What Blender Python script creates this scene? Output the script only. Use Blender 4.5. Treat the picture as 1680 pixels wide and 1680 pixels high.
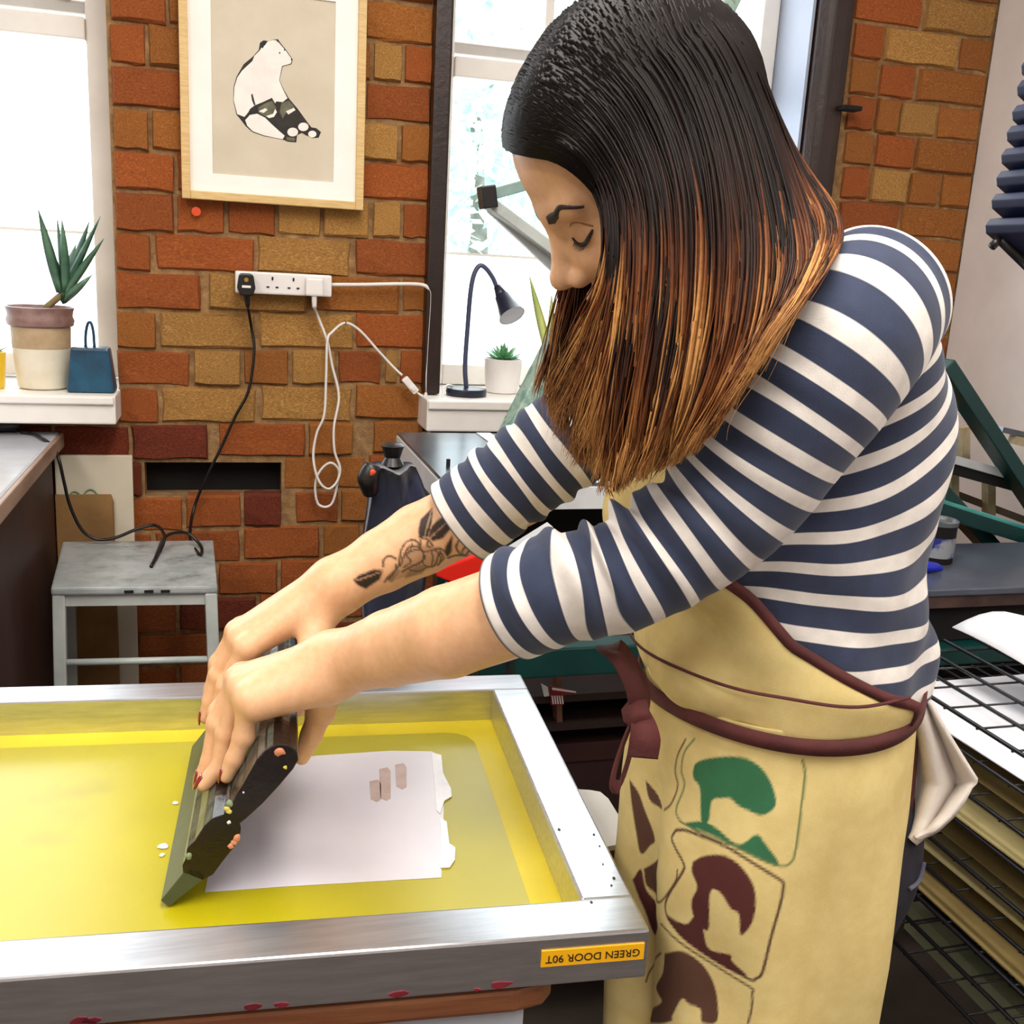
import bpy, bmesh, math, random
import numpy as np
from mathutils import Vector, Matrix
random.seed(7); np.random.seed(7)
SC = bpy.context.scene
COL = SC.collection
for o in list(bpy.data.objects): bpy.data.objects.remove(o)

# ------------------------------------------------------------------ camera
F = 1680.0                      # focal length in pixels of a 1680 px wide frame
CAM_H = 1.45
YAW, PITCH, ROLL = 16.0, 13.5, 3.2
def _axes():
    y, p, r = map(math.radians, (YAW, PITCH, ROLL))
    f = np.array([math.sin(y)*math.cos(p), math.cos(y)*math.cos(p), -math.sin(p)])
    r0 = np.array([math.cos(y), -math.sin(y), 0.0]); u0 = np.cross(r0, f)
    return r0*math.cos(r)+u0*math.sin(r), -r0*math.sin(r)+u0*math.cos(r), f
CR, CU, CF = _axes()
CO = np.array([0.0, 0.0, CAM_H])
cd = bpy.data.cameras.new('camera'); co = bpy.data.objects.new('camera', cd); COL.objects.link(co)
cd.sensor_width = 36.0; cd.sensor_height = 36.0; cd.lens = 36.0*F/1680.0; cd.clip_start = 0.02
co.matrix_world = Matrix(((CR[0], CU[0], -CF[0], CO[0]), (CR[1], CU[1], -CF[1], CO[1]), (CR[2], CU[2], -CF[2], CO[2]), (0, 0, 0, 1)))
SC.camera = co

# ------------------------------------------------------------------ world, lights, exposure
wd = bpy.data.worlds.new('sky'); SC.world = wd; wd.use_nodes = True
bg = wd.node_tree.nodes['Background']; bg.inputs[0].default_value = (0.90, 0.97, 1.0, 1); bg.inputs[1].default_value = 3.2
SC.view_settings.view_transform = 'Standard'; SC.view_settings.look = 'None'
SC.view_settings.exposure = 0.6; SC.view_settings.gamma = 1.0; SC.view_settings.use_curve_mapping = False
def area_light(name, loc, target, sx, sy, watts, col):
    l = bpy.data.lights.new(name, 'AREA'); l.shape = 'RECTANGLE'; l.size = sx; l.size_y = sy; l.energy = watts; l.color = col
    o = bpy.data.objects.new(name, l); COL.objects.link(o); o.location = loc
    o.rotation_euler = (Vector(target)-Vector(loc)).to_track_quat('-Z', 'Y').to_euler(); return o
area_light('ceiling_strip_light', (0.25, 0.35, 2.86), (0.25, 0.36, 0), 0.5, 2.2, 34, (1.0, 0.96, 0.90))
area_light('ceiling_strip_light', (-1.2, -0.3, 2.86), (-1.2, -0.29, 0), 0.5, 2.2, 32, (1.0, 0.96, 0.90))
area_light('ceiling_strip_light', (1.3, -0.6, 2.86), (1.3, -0.59, 0), 0.5, 2.0, 16, (1.0, 0.96, 0.90))
def portal(loc, sx, sy):
    o = area_light('window_portal', loc, (loc[0], loc[1]-1, loc[2]), sx, sy, 1, (1, 1, 1)); o.data.cycles.is_portal = True
portal((0.90, 2.56, 1.95), 0.9, 1.7); portal((-0.75, 2.56, 1.95), 1.05, 1.7)

# ------------------------------------------------------------------ helpers
def ray(px, py): return CR*(px-840)/F - CU*(py-840)/F + CF
def WY(px, py, Y): d = ray(px, py); return CO + d*(Y/d[1])
def WX(px, py, X): d = ray(px, py); return CO + d*(X/d[0])
def WZ(px, py, Z): d = ray(px, py); return CO + d*((Z-CAM_H)/d[2])
def WT(px, py, t): return CO + ray(px, py)*t
def lin(c):
    if isinstance(c, str): c = tuple(int(c[i:i+2], 16)/255 for i in (0, 2, 4))
    return tuple((x/12.92 if x <= 0.04045 else ((x+0.055)/1.055)**2.4) for x in c)
MATS = {}
def mat(name, c1, c2=None, scale=40.0, rough=0.6, metal=0.0, bump=0.0, bscale=None, spec=0.5, c3=None, detail=4.0, coords='Object', stretch=None, rand=0.0, thr=(0.35, 0.65), trans=0.0, attr=None, coat=0.0, aniso=0.0, sheen=0.0, sss=0.0):
    if name in MATS: return MATS[name]
    m = bpy.data.materials.new(name); m.use_nodes = True; nt = m.node_tree; N = nt.nodes; L = nt.links
    b = N['Principled BSDF']; b.inputs['Roughness'].default_value = rough; b.inputs['Metallic'].default_value = metal
    b.inputs['Specular IOR Level'].default_value = spec
    b.inputs['Coat Weight'].default_value = coat; b.inputs['Transmission Weight'].default_value = trans
    b.inputs['Anisotropic'].default_value = aniso; b.inputs['Sheen Weight'].default_value = sheen
    if sss:
        b.inputs['Subsurface Weight'].default_value = sss; b.inputs['Subsurface Radius'].default_value = (0.012, 0.005, 0.003); b.inputs['Subsurface Scale'].default_value = 1.0
    tc = N.new('ShaderNodeTexCoord'); src = tc.outputs[coords]
    if rand or stretch:
        mp = N.new('ShaderNodeMapping'); L.new(src, mp.inputs['Vector']); src = mp.outputs[0]
        if stretch: mp.inputs['Scale'].default_value = stretch
        if rand:
            oi = N.new('ShaderNodeObjectInfo'); ml = N.new('ShaderNodeMath'); ml.operation = 'MULTIPLY'; ml.inputs[1].default_value = 37.0
            L.new(oi.outputs['Random'], ml.inputs[0]); cb = N.new('ShaderNodeCombineXYZ'); L.new(ml.outputs[0], cb.inputs[0]); L.new(ml.outputs[0], cb.inputs[2]); L.new(cb.outputs[0], mp.inputs['Location'])
    col = None
    if attr:
        a = N.new('ShaderNodeAttribute'); a.attribute_name = attr; col = a.outputs['Color']
    def noise(sc, det=detail):
        n = N.new('ShaderNodeTexNoise'); n.inputs['Scale'].default_value = sc; n.inputs['Detail'].default_value = det; n.inputs['Roughness'].default_value = 0.62; L.new(src, n.inputs['Vector']); return n.outputs['Fac']
    if c2 is not None:
        r = N.new('ShaderNodeValToRGB'); L.new(noise(scale), r.inputs[0])
        r.color_ramp.elements[0].position = thr[0]; r.color_ramp.elements[1].position = thr[1]
        r.color_ramp.elements[0].color = (*lin(c1), 1); r.color_ramp.elements[1].color = (*lin(c2), 1)
        if c3 is not None:
            e = r.color_ramp.elements.new(min(0.98, thr[1]+0.12)); e.color = (*lin(c3), 1)
        out = r.outputs[0]
        if col is not None:
            mx = N.new('ShaderNodeMix'); mx.data_type = 'RGBA'; mx.blend_type = 'MULTIPLY'; mx.inputs[0].default_value = 1.0
            L.new(col, mx.inputs[6]); L.new(out, mx.inputs[7]); out = mx.outputs[2]
    elif col is not None: out = col
    else: out = None
    if rand and out is not None:
        oi2 = N.new('ShaderNodeObjectInfo'); mr = N.new('ShaderNodeMapRange'); mr.inputs[3].default_value = 1-rand; mr.inputs[4].default_value = 1+rand
        L.new(oi2.outputs['Random'], mr.inputs[0]); hs = N.new('ShaderNodeHueSaturation'); L.new(mr.outputs[0], hs.inputs['Value']); L.new(out, hs.inputs['Color']); out = hs.outputs[0]
    if out is not None: L.new(out, b.inputs['Base Color'])
    else: b.inputs['Base Color'].default_value = (*lin(c1), 1)
    if bump:
        bp = N.new('ShaderNodeBump'); bp.inputs['Strength'].default_value = min(1.0, bump); bp.inputs['Distance'].default_value = 0.004
        L.new(noise(bscale or scale*2, 6), bp.inputs['Height']); L.new(bp.outputs[0], b.inputs['Normal'])
    MATS[name] = m; return m
def parent_to(o, p):
    if p is not None:
        o.parent = p; o.matrix_parent_inverse = ROOTINV.get(p.name, Matrix.Identity(4))
ROOTINV = {}
def tag(o, label=None, cat=None, group=None, kind=None):
    if label: o['label'] = label
    if cat: o['category'] = cat
    if group: o['group'] = group
    if kind: o['kind'] = kind
    return o
def thing(name, label, cat, loc=(0, 0, 0), group=None, kind=None):
    o = bpy.data.objects.new(name, None); COL.objects.link(o); o.location = Vector([float(v) for v in loc]); o.empty_display_size = 0.05
    ROOTINV[o.name] = Matrix.Translation(-o.location); return tag(o, label, cat, group, kind)
def obj(name, verts, faces, m, parent=None, smooth=False, kind=None, label=None):
    me = bpy.data.meshes.new(name); me.from_pydata([tuple(map(float, v)) for v in verts], [], [tuple(map(int, f)) for f in faces]); me.update()
    if smooth: me.polygons.foreach_set('use_smooth', [True]*len(me.polygons))
    if m is not None: me.materials.append(m)
    o = bpy.data.objects.new(name, me); COL.objects.link(o); parent_to(o, parent)
    return tag(o, label=label, kind=kind)
def obj_np(name, V, Fq, m, parent=None, smooth=True):
    me = bpy.data.meshes.new(name); n = len(V); k = Fq.shape[1]
    me.vertices.add(n); me.vertices.foreach_set('co', np.ascontiguousarray(V, dtype=np.float32).ravel())
    me.loops.add(Fq.size); me.loops.foreach_set('vertex_index', np.ascontiguousarray(Fq, dtype=np.int32).ravel())
    me.polygons.add(len(Fq)); me.polygons.foreach_set('loop_start', np.arange(0, Fq.size, k, dtype=np.int32))
    me.update(calc_edges=True)
    if smooth: me.polygons.foreach_set('use_smooth', np.ones(len(Fq), dtype=bool))
    if m is not None: me.materials.append(m)
    o = bpy.data.objects.new(name, me); COL.objects.link(o); parent_to(o, parent); return o
def col_attr(o, rgb, name='Col'):
    a = o.data.color_attributes.new(name, 'FLOAT_COLOR', 'POINT'); n = len(o.data.vertices)
    c = np.ones((n, 4), dtype=np.float32); c[:, :3] = rgb; a.data.foreach_set('color', c.ravel())
def bevel(o, w, seg=2):
    bm = bmesh.new(); bm.from_mesh(o.data); bmesh.ops.bevel(bm, geom=list(bm.edges), offset=w, segments=seg, profile=0.6, affect='EDGES', clamp_overlap=True); bm.to_mesh(o.data); bm.free(); o.data.update(); return o
CUBE_F = [(0, 3, 2, 1), (4, 5, 6, 7), (0, 1, 5, 4), (1, 2, 6, 5), (2, 3, 7, 6), (3, 0, 4, 7)]
def hexa(name, b4, t4, m, parent=None, bev=0.0, **k):
    o = obj(name, list(b4)+list(t4), CUBE_F, m, parent, **k)
    bm = bmesh.new(); bm.from_mesh(o.data); bmesh.ops.recalc_face_normals(bm, faces=bm.faces); bm.to_mesh(o.data); bm.free()
    if bev: bevel(o, bev)
    return o
def box(name, lo, hi, m, parent=None, bev=0.0, **k):
    (x0, y0, z0), (x1, y1, z1) = lo, hi
    return hexa(name, [(x0, y0, z0), (x1, y0, z0), (x1, y1, z0), (x0, y1, z0)], [(x0, y0, z1), (x1, y0, z1), (x1, y1, z1), (x0, y1, z1)], m, parent, bev, **k)
def nrm(v): v = np.asarray(v, float); return v/np.linalg.norm(v)
def bar(name, p1, p2, w, h, m, parent=None, up=(0, 0, 1), bev=0.0, **k):
    p1 = np.asarray(p1, float); p2 = np.asarray(p2, float); d = nrm(p2-p1); s = nrm(np.cross(d, up)); u = np.cross(s, d)
    q = [(-w/2, -h/2), (w/2, -h/2), (w/2, h/2), (-w/2, h/2)]
    return hexa(name, [p1+s*a+u*b for a, b in q], [p2+s*a+u*b for a, b in q], m, parent, bev, **k)
def frames(P):
    P = np.asarray(P, float); T = np.gradient(P, axis=0); T /= np.linalg.norm(T, axis=1)[:, None]+1e-12
    n = np.cross(T[0], (0.03, 0.02, 1.0))
    if np.linalg.norm(n) < 1e-3: n = np.cross(T[0], (1, 0, 0))
    n = nrm(n); A = []; 
    for t in T:
        n = nrm(n - t*(n@t)); A.append((n, np.cross(t, n)))
    return P, T, A
def spline(P, n):
    P = np.asarray(P, float); k = len(P)
    if k < 3: return np.array([P[0]+(P[-1]-P[0])*i/(n-1) for i in range(n)])
    Q = np.vstack([2*P[0]-P[1], P, 2*P[-1]-P[-2]]); out = []
    for u in np.linspace(0, k-1-1e-9, n):
        i = int(u); f = u-i; a, b, c, d = Q[i], Q[i+1], Q[i+2], Q[i+3]
        out.append(0.5*((2*b)+(c-a)*f+(2*a-5*b+4*c-d)*f*f+(3*b-a-3*c+d)*f**3))
    return np.array(out)
def tube(name, pts, r, m, parent=None, sides=10, n=None, cap=True, **k):
    if n: pts = spline(pts, n)
    P, T, A = frames(pts); rr = np.interp(np.linspace(0, 1, len(P)), np.linspace(0, 1, len(r)), r) if hasattr(r, '__len__') else [r]*len(P)
    V = []; Fc = []
    for p, (a, b), q in zip(P, A, rr):
        for j in range(sides):
            t = 2*math.pi*j/sides; V.append(p+q*(math.cos(t)*a+math.sin(t)*b))
    for i in range(len(P)-1):
        for j in range(sides):
            Fc.append((i*sides+j, i*sides+(j+1) % sides, (i+1)*sides+(j+1) % sides, (i+1)*sides+j))
    if cap: Fc.append(tuple(reversed(range(sides)))); Fc.append(tuple((len(P)-1)*sides+j for j in range(sides)))
    return obj(name, V, Fc, m, parent, smooth=True, **k)
def lathe(name, prof, c, m, parent=None, seg=36, axis=(0, 0, 1), smooth=True, **k):
    z = nrm(axis); x = nrm(np.cross(z, (0.0, 1.0, 0.02)) if abs(z[1]) < 0.95 else np.cross(z, (1.0, 0, 0))); y = np.cross(z, x); c = np.asarray(c, float); V = []; Fc = []
    for r, h in prof:
        for j in range(seg):
            t = 2*math.pi*j/seg; V.append(c+z*h+r*(math.cos(t)*x+math.sin(t)*y))
    for i in range(len(prof)-1):
        for j in range(seg):
            Fc.append((i*seg+j, i*seg+(j+1) % seg, (i+1)*seg+(j+1) % seg, (i+1)*seg+j))
    Fc.append(tuple(reversed(range(seg)))); Fc.append(tuple((len(prof)-1)*seg+j for j in range(seg)))
    o = obj(name, V, Fc, m, parent, **k)
    if smooth:
        o.data.polygons.foreach_set('use_smooth', [len(p.vertices) == 4 for p in o.data.polygons])
        try: o.data.set_sharp_from_angle(angle=math.radians(40))
        except Exception: pass
    return o
def prism(name, poly, ext, m, parent=None, bev=0.0, **k):
    """closed 3-D polygon extruded by the vector ext"""
    P = [np.asarray(p, float) for p in poly]; n = len(P); ext = np.asarray(ext, float)
    V = P+[p+ext for p in P]; Fc = [tuple(reversed(range(n))), tuple(range(n, 2*n))]+[(i, (i+1) % n, n+(i+1) % n, n+i) for i in range(n)]
    o = obj(name, V, Fc, m, parent, **k)
    bm = bmesh.new(); bm.from_mesh(o.data); bmesh.ops.recalc_face_normals(bm, faces=bm.faces); bm.to_mesh(o.data); bm.free()
    if bev: bevel(o, bev)
    return o
def text(name, s, o, u, v, size, m, parent=None, flip=False):
    cu = bpy.data.curves.new(name, 'FONT'); cu.body = s; cu.size = size; cu.extrude = 0.0002; cu.align_x = 'CENTER'; cu.align_y = 'CENTER'
    t = bpy.data.objects.new(name, cu); COL.objects.link(t)
    u = Vector(nrm(u)); v = Vector(nrm(v)); w = u.cross(v)
    me = bpy.data.meshes.new_from_object(t); bpy.data.objects.remove(t)
    M = Matrix(((u[0], v[0], w[0], o[0]), (u[1], v[1], w[1], o[1]), (u[2], v[2], w[2], o[2]), (0, 0, 0, 1)))
    me.transform(M); me.materials.clear(); me.materials.append(m); ob = bpy.data.objects.new(name, me); COL.objects.link(ob); parent_to(ob, parent); return ob
def inpoly(X, Y, poly):
    r = np.zeros(X.shape, bool); n = len(poly); j = n-1
    for i in range(n):
        (xi, yi), (xj, yj) = poly[i], poly[j]
        c = ((yi > Y) != (yj > Y)) & (X < (xj-xi)*(Y-yi)/((yj-yi) if yj != yi else 1e-9)+xi); r ^= c; j = i
    return r
# ------------------------------------------------------------------ materials shared
M_white = mat('white_paint', 'f0ece6', 'e4dfd8', 6, rough=0.45)
M_plaster = mat('white_plaster', 'e9e1dc', 'ddd4d0', 4, rough=0.8, bump=0.05, bscale=60)
M_mortar = mat('mortar', '7c5a38', 'a07c50', 40, rough=0.95, bump=0.9, bscale=120, c3='bf9f74')
M_bR = mat('brick_red', '7c3a14', 'a4561e', 30, rough=0.9, bump=0.7, bscale=70, c3='b87030', rand=0.14, thr=(0.3, 0.6))
M_bO = mat('brick_orange', '84481a', 'ac6a28', 32, rough=0.9, bump=0.75, bscale=90, c3='c08a48', rand=0.12, thr=(0.3, 0.6))
M_bY = mat('brick_buff', '8a5a26', 'b88642', 34, rough=0.9, bump=0.75, bscale=100, c3='cfa262', rand=0.10, thr=(0.28, 0.55))
M_bD = mat('brick_dark', '4a1808', '7c3012', 30, rough=0.9, bump=0.6, bscale=90, c3='94451c', rand=0.15, thr=(0.3, 0.6))
M_dark = mat('black_and_shade', '0c0705', '050303', 20, rough=0.9)  # black parts, and the shade in the recess and under the upper rail
M_brown = mat('dark_brown_gloss_paint', '2a140c', '1c0c07', 14, rough=0.35, bump=0.3, bscale=60)
WALL_Y = 2.35
def X_at(px, z, Y=WALL_Y):
    k = (px-840)/F; dz = z-CAM_H
    return (k*(Y*CF[1]+dz*CF[2]) - (Y*CR[1]+dz*CR[2]))/(CR[0]-k*CF[0])

fl = box('floor', (-2.6, -2.6, -0.1), (1.9, 2.7, 0), mat('grey_painted_floor', '4a4038', '332c27', 3, rough=0.6, bump=0.1), kind='structure')
box('ceiling', (-2.6, -2.6, 2.95), (1.9, 2.7, 3.05), M_plaster, kind='structure')
box('wall_left', (-2.7, -2.6, 0), (-2.6, 2.7, 2.95), M_plaster, kind='structure')
box('wall_front', (-2.6, -2.7, 0), (1.9, -2.6, 2.95), M_plaster, kind='structure')
box('wall_right', (1.853, -2.6, 0), (1.96, 2.349, 2.95), M_plaster, kind='structure')

# brick wall: mortar core (with two window openings and one black recess) and single bricks
MY = WALL_Y+0.008
vx0, vx1, vz0, vz1 = X_at(237, 0.95), X_at(462, 0.95), 0.907, 0.984
blocks = [(-2.6, -1.35, 0, 2.95), (-1.35, -0.222, 0, 1.086), (-1.35, 1.372, 2.72, 2.95), (0.447, 1.372, 0, 1.08), (1.372, 1.96, 0, 2.95),
          (-0.222, 0.447, vz1, 2.72), (-0.222, 0.447, 0, vz0), (-0.222, vx0, vz0, vz1), (vx1, 0.447, vz0, vz1)]
V = []; Fc = []
for x0, x1, z0, z1 in blocks:
    b = len(V); V += [(x0, MY, z0), (x1, MY, z0), (x1, 2.66, z0), (x0, 2.66, z0), (x0, MY, z1), (x1, MY, z1), (x1, 2.66, z1), (x0, 2.66, z1)]
    Fc += [tuple(b+i for i in f) for f in CUBE_F]
wall = obj('wall_back', V, Fc, M_mortar, kind='structure')
box('recess_shade', (vx0, MY+0.06, vz0), (vx1, MY+0.2, vz1), M_dark, wall)  # black block stands in for the shade deep in the recess

def brick_mesh(i):
    """unit brick: worn rounded front (towards -y), 10 points round its edge"""
    rnd = random.Random(i*13+5); per = [(-.5, -.5), (-.17, -.5), (.17, -.5), (.5, -.5), (.5, 0), (.5, .5), (.17, .5), (-.17, .5), (-.5, .5), (-.5, 0)]; n = len(per)
    per = [(x+rnd.uniform(-.008, .008), z+rnd.uniform(-.04, .035)*(1 if abs(z) > .1 else 0)) for x, z in per]
    V = [(x, .5, z) for x, z in per]+[(x, -.30+rnd.uniform(-.10, .08), z) for x, z in per]
    V += [(x*(1-.04*rnd.uniform(.6, 1.6)), -.5+rnd.uniform(-.05, .06), z*(1-.11*rnd.uniform(.5, 1.5))) for x, z in per]
    Fc = [(r*n+k, r*n+(k+1) % n, (r+1)*n+(k+1) % n, (r+1)*n+k) for r in (0, 1) for k in range(n)]+[tuple(2*n+k for k in range(n))]
    me = bpy.data.meshes.new('brick'); me.from_pydata(V, [], Fc); bm = bmesh.new(); bm.from_mesh(me); bmesh.ops.recalc_face_normals(bm, faces=bm.faces); bm.to_mesh(me); bm.free(); me.materials.append(M_bR); return me
BM = [brick_mesh(i) for i in range(16)]
CLS = {'R': M_bR, 'O': M_bO, 'Y': M_bY, 'D': M_bD}
def brick(x0, x1, z0, z1, cls, rot=0):
    o = bpy.data.objects.new('brick', random.choice(BM)); COL.objects.link(o)
    dy = random.uniform(-0.004, 0.003); o.location = ((x0+x1)/2, WALL_Y+0.022+dy, (z0+z1)/2); o.scale = (x1-x0, 0.045, z1-z0)
    o.rotation_euler = (random.uniform(-.012, .012), random.uniform(-.006, .006), random.uniform(-.012, .012))
    o.material_slots[0].link = 'OBJECT'; o.material_slots[0].material = CLS[cls]; o.parent = wall
rows = [
 [(178, 240, 'R'), (243, 330, 'Y'), (334, 480, 'R'), (484, 596, 'O'), (600, 712, 'R')],
 [(180, 272, 'R'), (276, 380, 'O'), (384, 480, 'R'), (484, 596, 'O'), (600, 711, 'O')],
 [(180, 239, 'R'), (244, 330, 'O'), (334, 420, 'R'), (424, 520, 'O'), (524, 609, 'O'), (613, 660, 'Y'), (664, 709, 'R')],
 [(182, 300, 'R'), (304, 420, 'R'), (424, 596, 'O'), (600, 707, 'R')],
 [(186, 244, 'O'), (249, 340, 'O'), (344, 430, 'R'), (434, 592, 'O'), (596, 653, 'Y'), (658, 704, 'O')],
 [(187, 286, 'R'), (290, 440, 'R'), (444, 590, 'R'), (594, 704, 'R')],
 [(188, 286, 'R'), (290, 369, 'R'), (374, 452, 'R'), (456, 527, 'Y'), (531, 606, 'Y'), (612, 657, 'Y'), (661, 703, 'R')],
 [(190, 247, 'R'), (255, 417, 'R'), (422, 576, 'Y'), (583, 702, 'R')],
 [(190, 330, 'R'), (342, 503, 'Y'), (508, 657, 'O'), (661, 701, 'O')],
 [(191, 256, 'O'), (263, 419, 'Y'), (426, 580, 'Y'), (584, 699, 'R')],
 [(192, 311, 'R'), (318, 395, 'Y'), (400, 474, 'O'), (479, 550, 'Y'), (555, 625, 'R'), (632, 652, 'Y'), (656, 698, 'R')],
 [(194, 260, 'R'), (265, 421, 'Y'), (428, 578, 'Y'), (583, 697, 'O')],
 [(-60, 85, 'D'), (90, 212, 'D'), (216, 342, 'D'), (358, 502, 'R'), (506, 580, 'O'), (612, 696, 'O')],
 [(-60, 75, 'D'), (80, 205, 'D'), (214, 233, 'D'), (466, 600, 'O'), (604, 700, 'R')],
 [(60, 214, 'R'), (217, 300, 'R'), (304, 396, 'R'), (400, 462, 'D'), (485, 555, 'R'), (559, 640, 'O'), (645, 702, 'R')],
 [(120, 250, 'R'), (254, 396, 'R'), (400, 525, 'R'), (530, 590, 'O'), (595, 702, 'R')],
 [(80, 210, 'R'), (215, 354, 'R'), (358, 456, 'R'), (460, 540, 'R'), (545, 702, 'R')],
 [(150, 290, 'R'), (295, 420, 'D'), (425, 560, 'R'), (565, 702, 'R')],
 [(90, 220, 'R'), (225, 360, 'R'), (365, 490, 'R'), (495, 610, 'D'), (615, 704, 'R')],
 [(150, 290, 'R'), (295, 420, 'R'), (425, 560, 'R'), (565, 706, 'R')]]
for k, row in enumerate(rows):
    zt = 2.043-0.0813*k; zb = zt-0.0813
    for a, b, cls in row:
        zm = (zt+zb)/2; xa, xb = X_at(a, zm), X_at(b, zm); sl = 0.02*(min(max((xa+xb)/2, -.22), .4)+.22)/.6
        xb = min(xb, 0.447)
        brick(xa+0.0012, xb-0.0012, zb+0.0030+sl, zt-0.0030+sl, cls)
rrows = [
 [(1400, 1470, 'O'), (1475, 1560, 'R'), (1565, 1650, 'O')],
 [(1405, 1516, 'R'), (1520, 1642, 'Y')],
 [(1402, 1450, 'R'), (1454, 1573, 'Y'), (1577, 1634, 'O')],
 [(1397, 1440, 'O'), (1445, 1502, 'R'), (1508, 1624, 'O')],
 [(1391, 1436, 'R'), (1439, 1475, 'O'), (1479, 1536, 'Y'), (1541, 1614, 'O')],
 [(1387, 1434, 'O'), (1438, 1500, 'R'), (1504, 1606, 'O')],
 [(1383, 1426, 'R'), (1430, 1490, 'Y'), (1494, 1541, 'O'), (1546, 1598, 'O')],
 [(1377, 1475, 'R'), (1480, 1590, 'O')],
 [(1370, 1430, 'O'), (1435, 1500, 'R'), (1505, 1582, 'O')],
 [(1365, 1470, 'O'), (1475, 1574, 'O')],
 [(1360, 1420, 'R'), (1425, 1490, 'O'), (1495, 1566, 'O')],
 [(1355, 1460, 'O'), (1465, 1560, 'R')]]
for k, row in enumerate(rrows):
    zt = 2.225-0.0813*k; zb = zt-0.0813
    for a, b, cls in row:
        zm = (zt+zb)/2; xa, xb = X_at(a, zm), min(X_at(b, zm), 1.850)
        brick(xa+0.001, xb-0.001, zb+0.0028, zt-0.0028, cls)
def plain_rows(x0, x1, ztop, rows_n, L=.215):     # ordinary courses where the furniture stands in front
    for k in range(rows_n):
        z = ztop-.0813*k; x = x0-(.11 if k % 2 else 0)
        while x < x1-.02:
            a, b = max(x, x0), min(x+L, x1)
            if b-a > .03 and z > .07: brick(a+.0015, b-.0015, z-.0813+.003, z-.003, random.choice('RRRDO'))
            x += L+.004
plain_rows(.452, 1.372, 1.066, 13); plain_rows(1.376, 1.850, 1.249, 15); plain_rows(-.21, .447, .417, 5)

# painted posts at the window edges
t1 = box('trim_1', (0.437, 2.318, 1.152), (0.476, 2.37, 2.9), M_brown, bev=0.006, kind='structure')
V = []; ns = 14
prof = [(1.360, 2.66), (1.360, 2.40), (1.364, 2.36), (1.374, 2.338), (1.39, 2.331), (1.425, 2.331), (1.442, 2.335), (1.448, 2.35), (1.448, 2.66)]
t2 = prism('trim_2', [(x, y, 1.15) for x, y in prof], (0, 0, 1.75), M_brown, kind='structure'); bevel(t2, 0.003, 1)
box('hinge_pin', (1.425, 2.300, 1.855), (1.475, 2.335, 1.866), M_dark, t2, bev=0.003)
s1 = box('trim_3', (-1.4, 2.24, 1.086), (-0.219, 2.66, 1.145), M_white, kind='structure', bev=0.004)
box('sill_nosing', (-1.4, 2.232, 1.128), (-0.222, 2.24, 1.144), M_white, s1, bev=0.003)
s2 = box('trim_4', (0.432, 2.24, 1.079), (1.36, 2.66, 1.150), M_white, kind='structure', bev=0.004)
box('sill_nosing', (0.434, 2.232, 1.13), (1.36, 2.24, 1.149), M_white, s2, bev=0.003)
box('under_sill_batten', (0.44, 2.29, 1.045), (1.36, 2.34, 1.062), mat('pale_wood_batten', 'c9b9a8', 'a38c74', 12, rough=0.7, stretch=(1, 8, 8)), s2)
box('trim_5', (1.352, 2.37, 1.151), (1.3595, 2.66, 2.71), mat('pale_blue_grey_reveal', 'a9b2c4', '98a2b6', 3, rough=0.5), kind='structure')

# windows
gm = bpy.data.materials.new('window_glass'); gm.use_nodes = True; nt = gm.node_tree; nt.nodes.remove(nt.nodes['Principled BSDF'])
mx = nt.nodes.new('ShaderNodeMixShader'); tr = nt.nodes.new('ShaderNodeBsdfTransparent'); gl = nt.nodes.new('ShaderNodeBsdfGlossy'); gl.inputs['Roughness'].default_value = 0.02
fr_ = nt.nodes.new('ShaderNodeFresnel'); fr_.inputs[0].default_value = 1.3
nt.links.new(fr_.outputs[0], mx.inputs[0]); nt.links.new(tr.outputs[0], mx.inputs[1]); nt.links.new(gl.outputs[0], mx.inputs[2]); nt.links.new(mx.outputs[0], nt.nodes['Material Output'].inputs[0])
fm = bpy.data.materials.new('frosted_glass'); fm.use_nodes = True; nt = fm.node_tree; nt.nodes.remove(nt.nodes['Principled BSDF'])
mx = nt.nodes.new('ShaderNodeMixShader'); tr = nt.nodes.new('ShaderNodeBsdfTransparent'); tl = nt.nodes.new('ShaderNodeBsdfTranslucent'); tl.inputs[0].default_value = (.95, .97, 1, 1)
ns_ = nt.nodes.new('ShaderNodeTexNoise'); ns_.inputs['Scale'].default_value = 6; mr = nt.nodes.new('ShaderNodeMapRange'); mr.inputs[3].default_value = .55; mr.inputs[4].default_value = .8
nt.links.new(ns_.outputs[0], mr.inputs[0]); nt.links.new(mr.outputs[0], mx.inputs[0]); nt.links.new(tr.outputs[0], mx.inputs[1]); nt.links.new(tl.outputs[0], mx.inputs[2]); nt.links.new(mx.outputs[0], nt.nodes['Material Output'].inputs[0])
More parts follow.
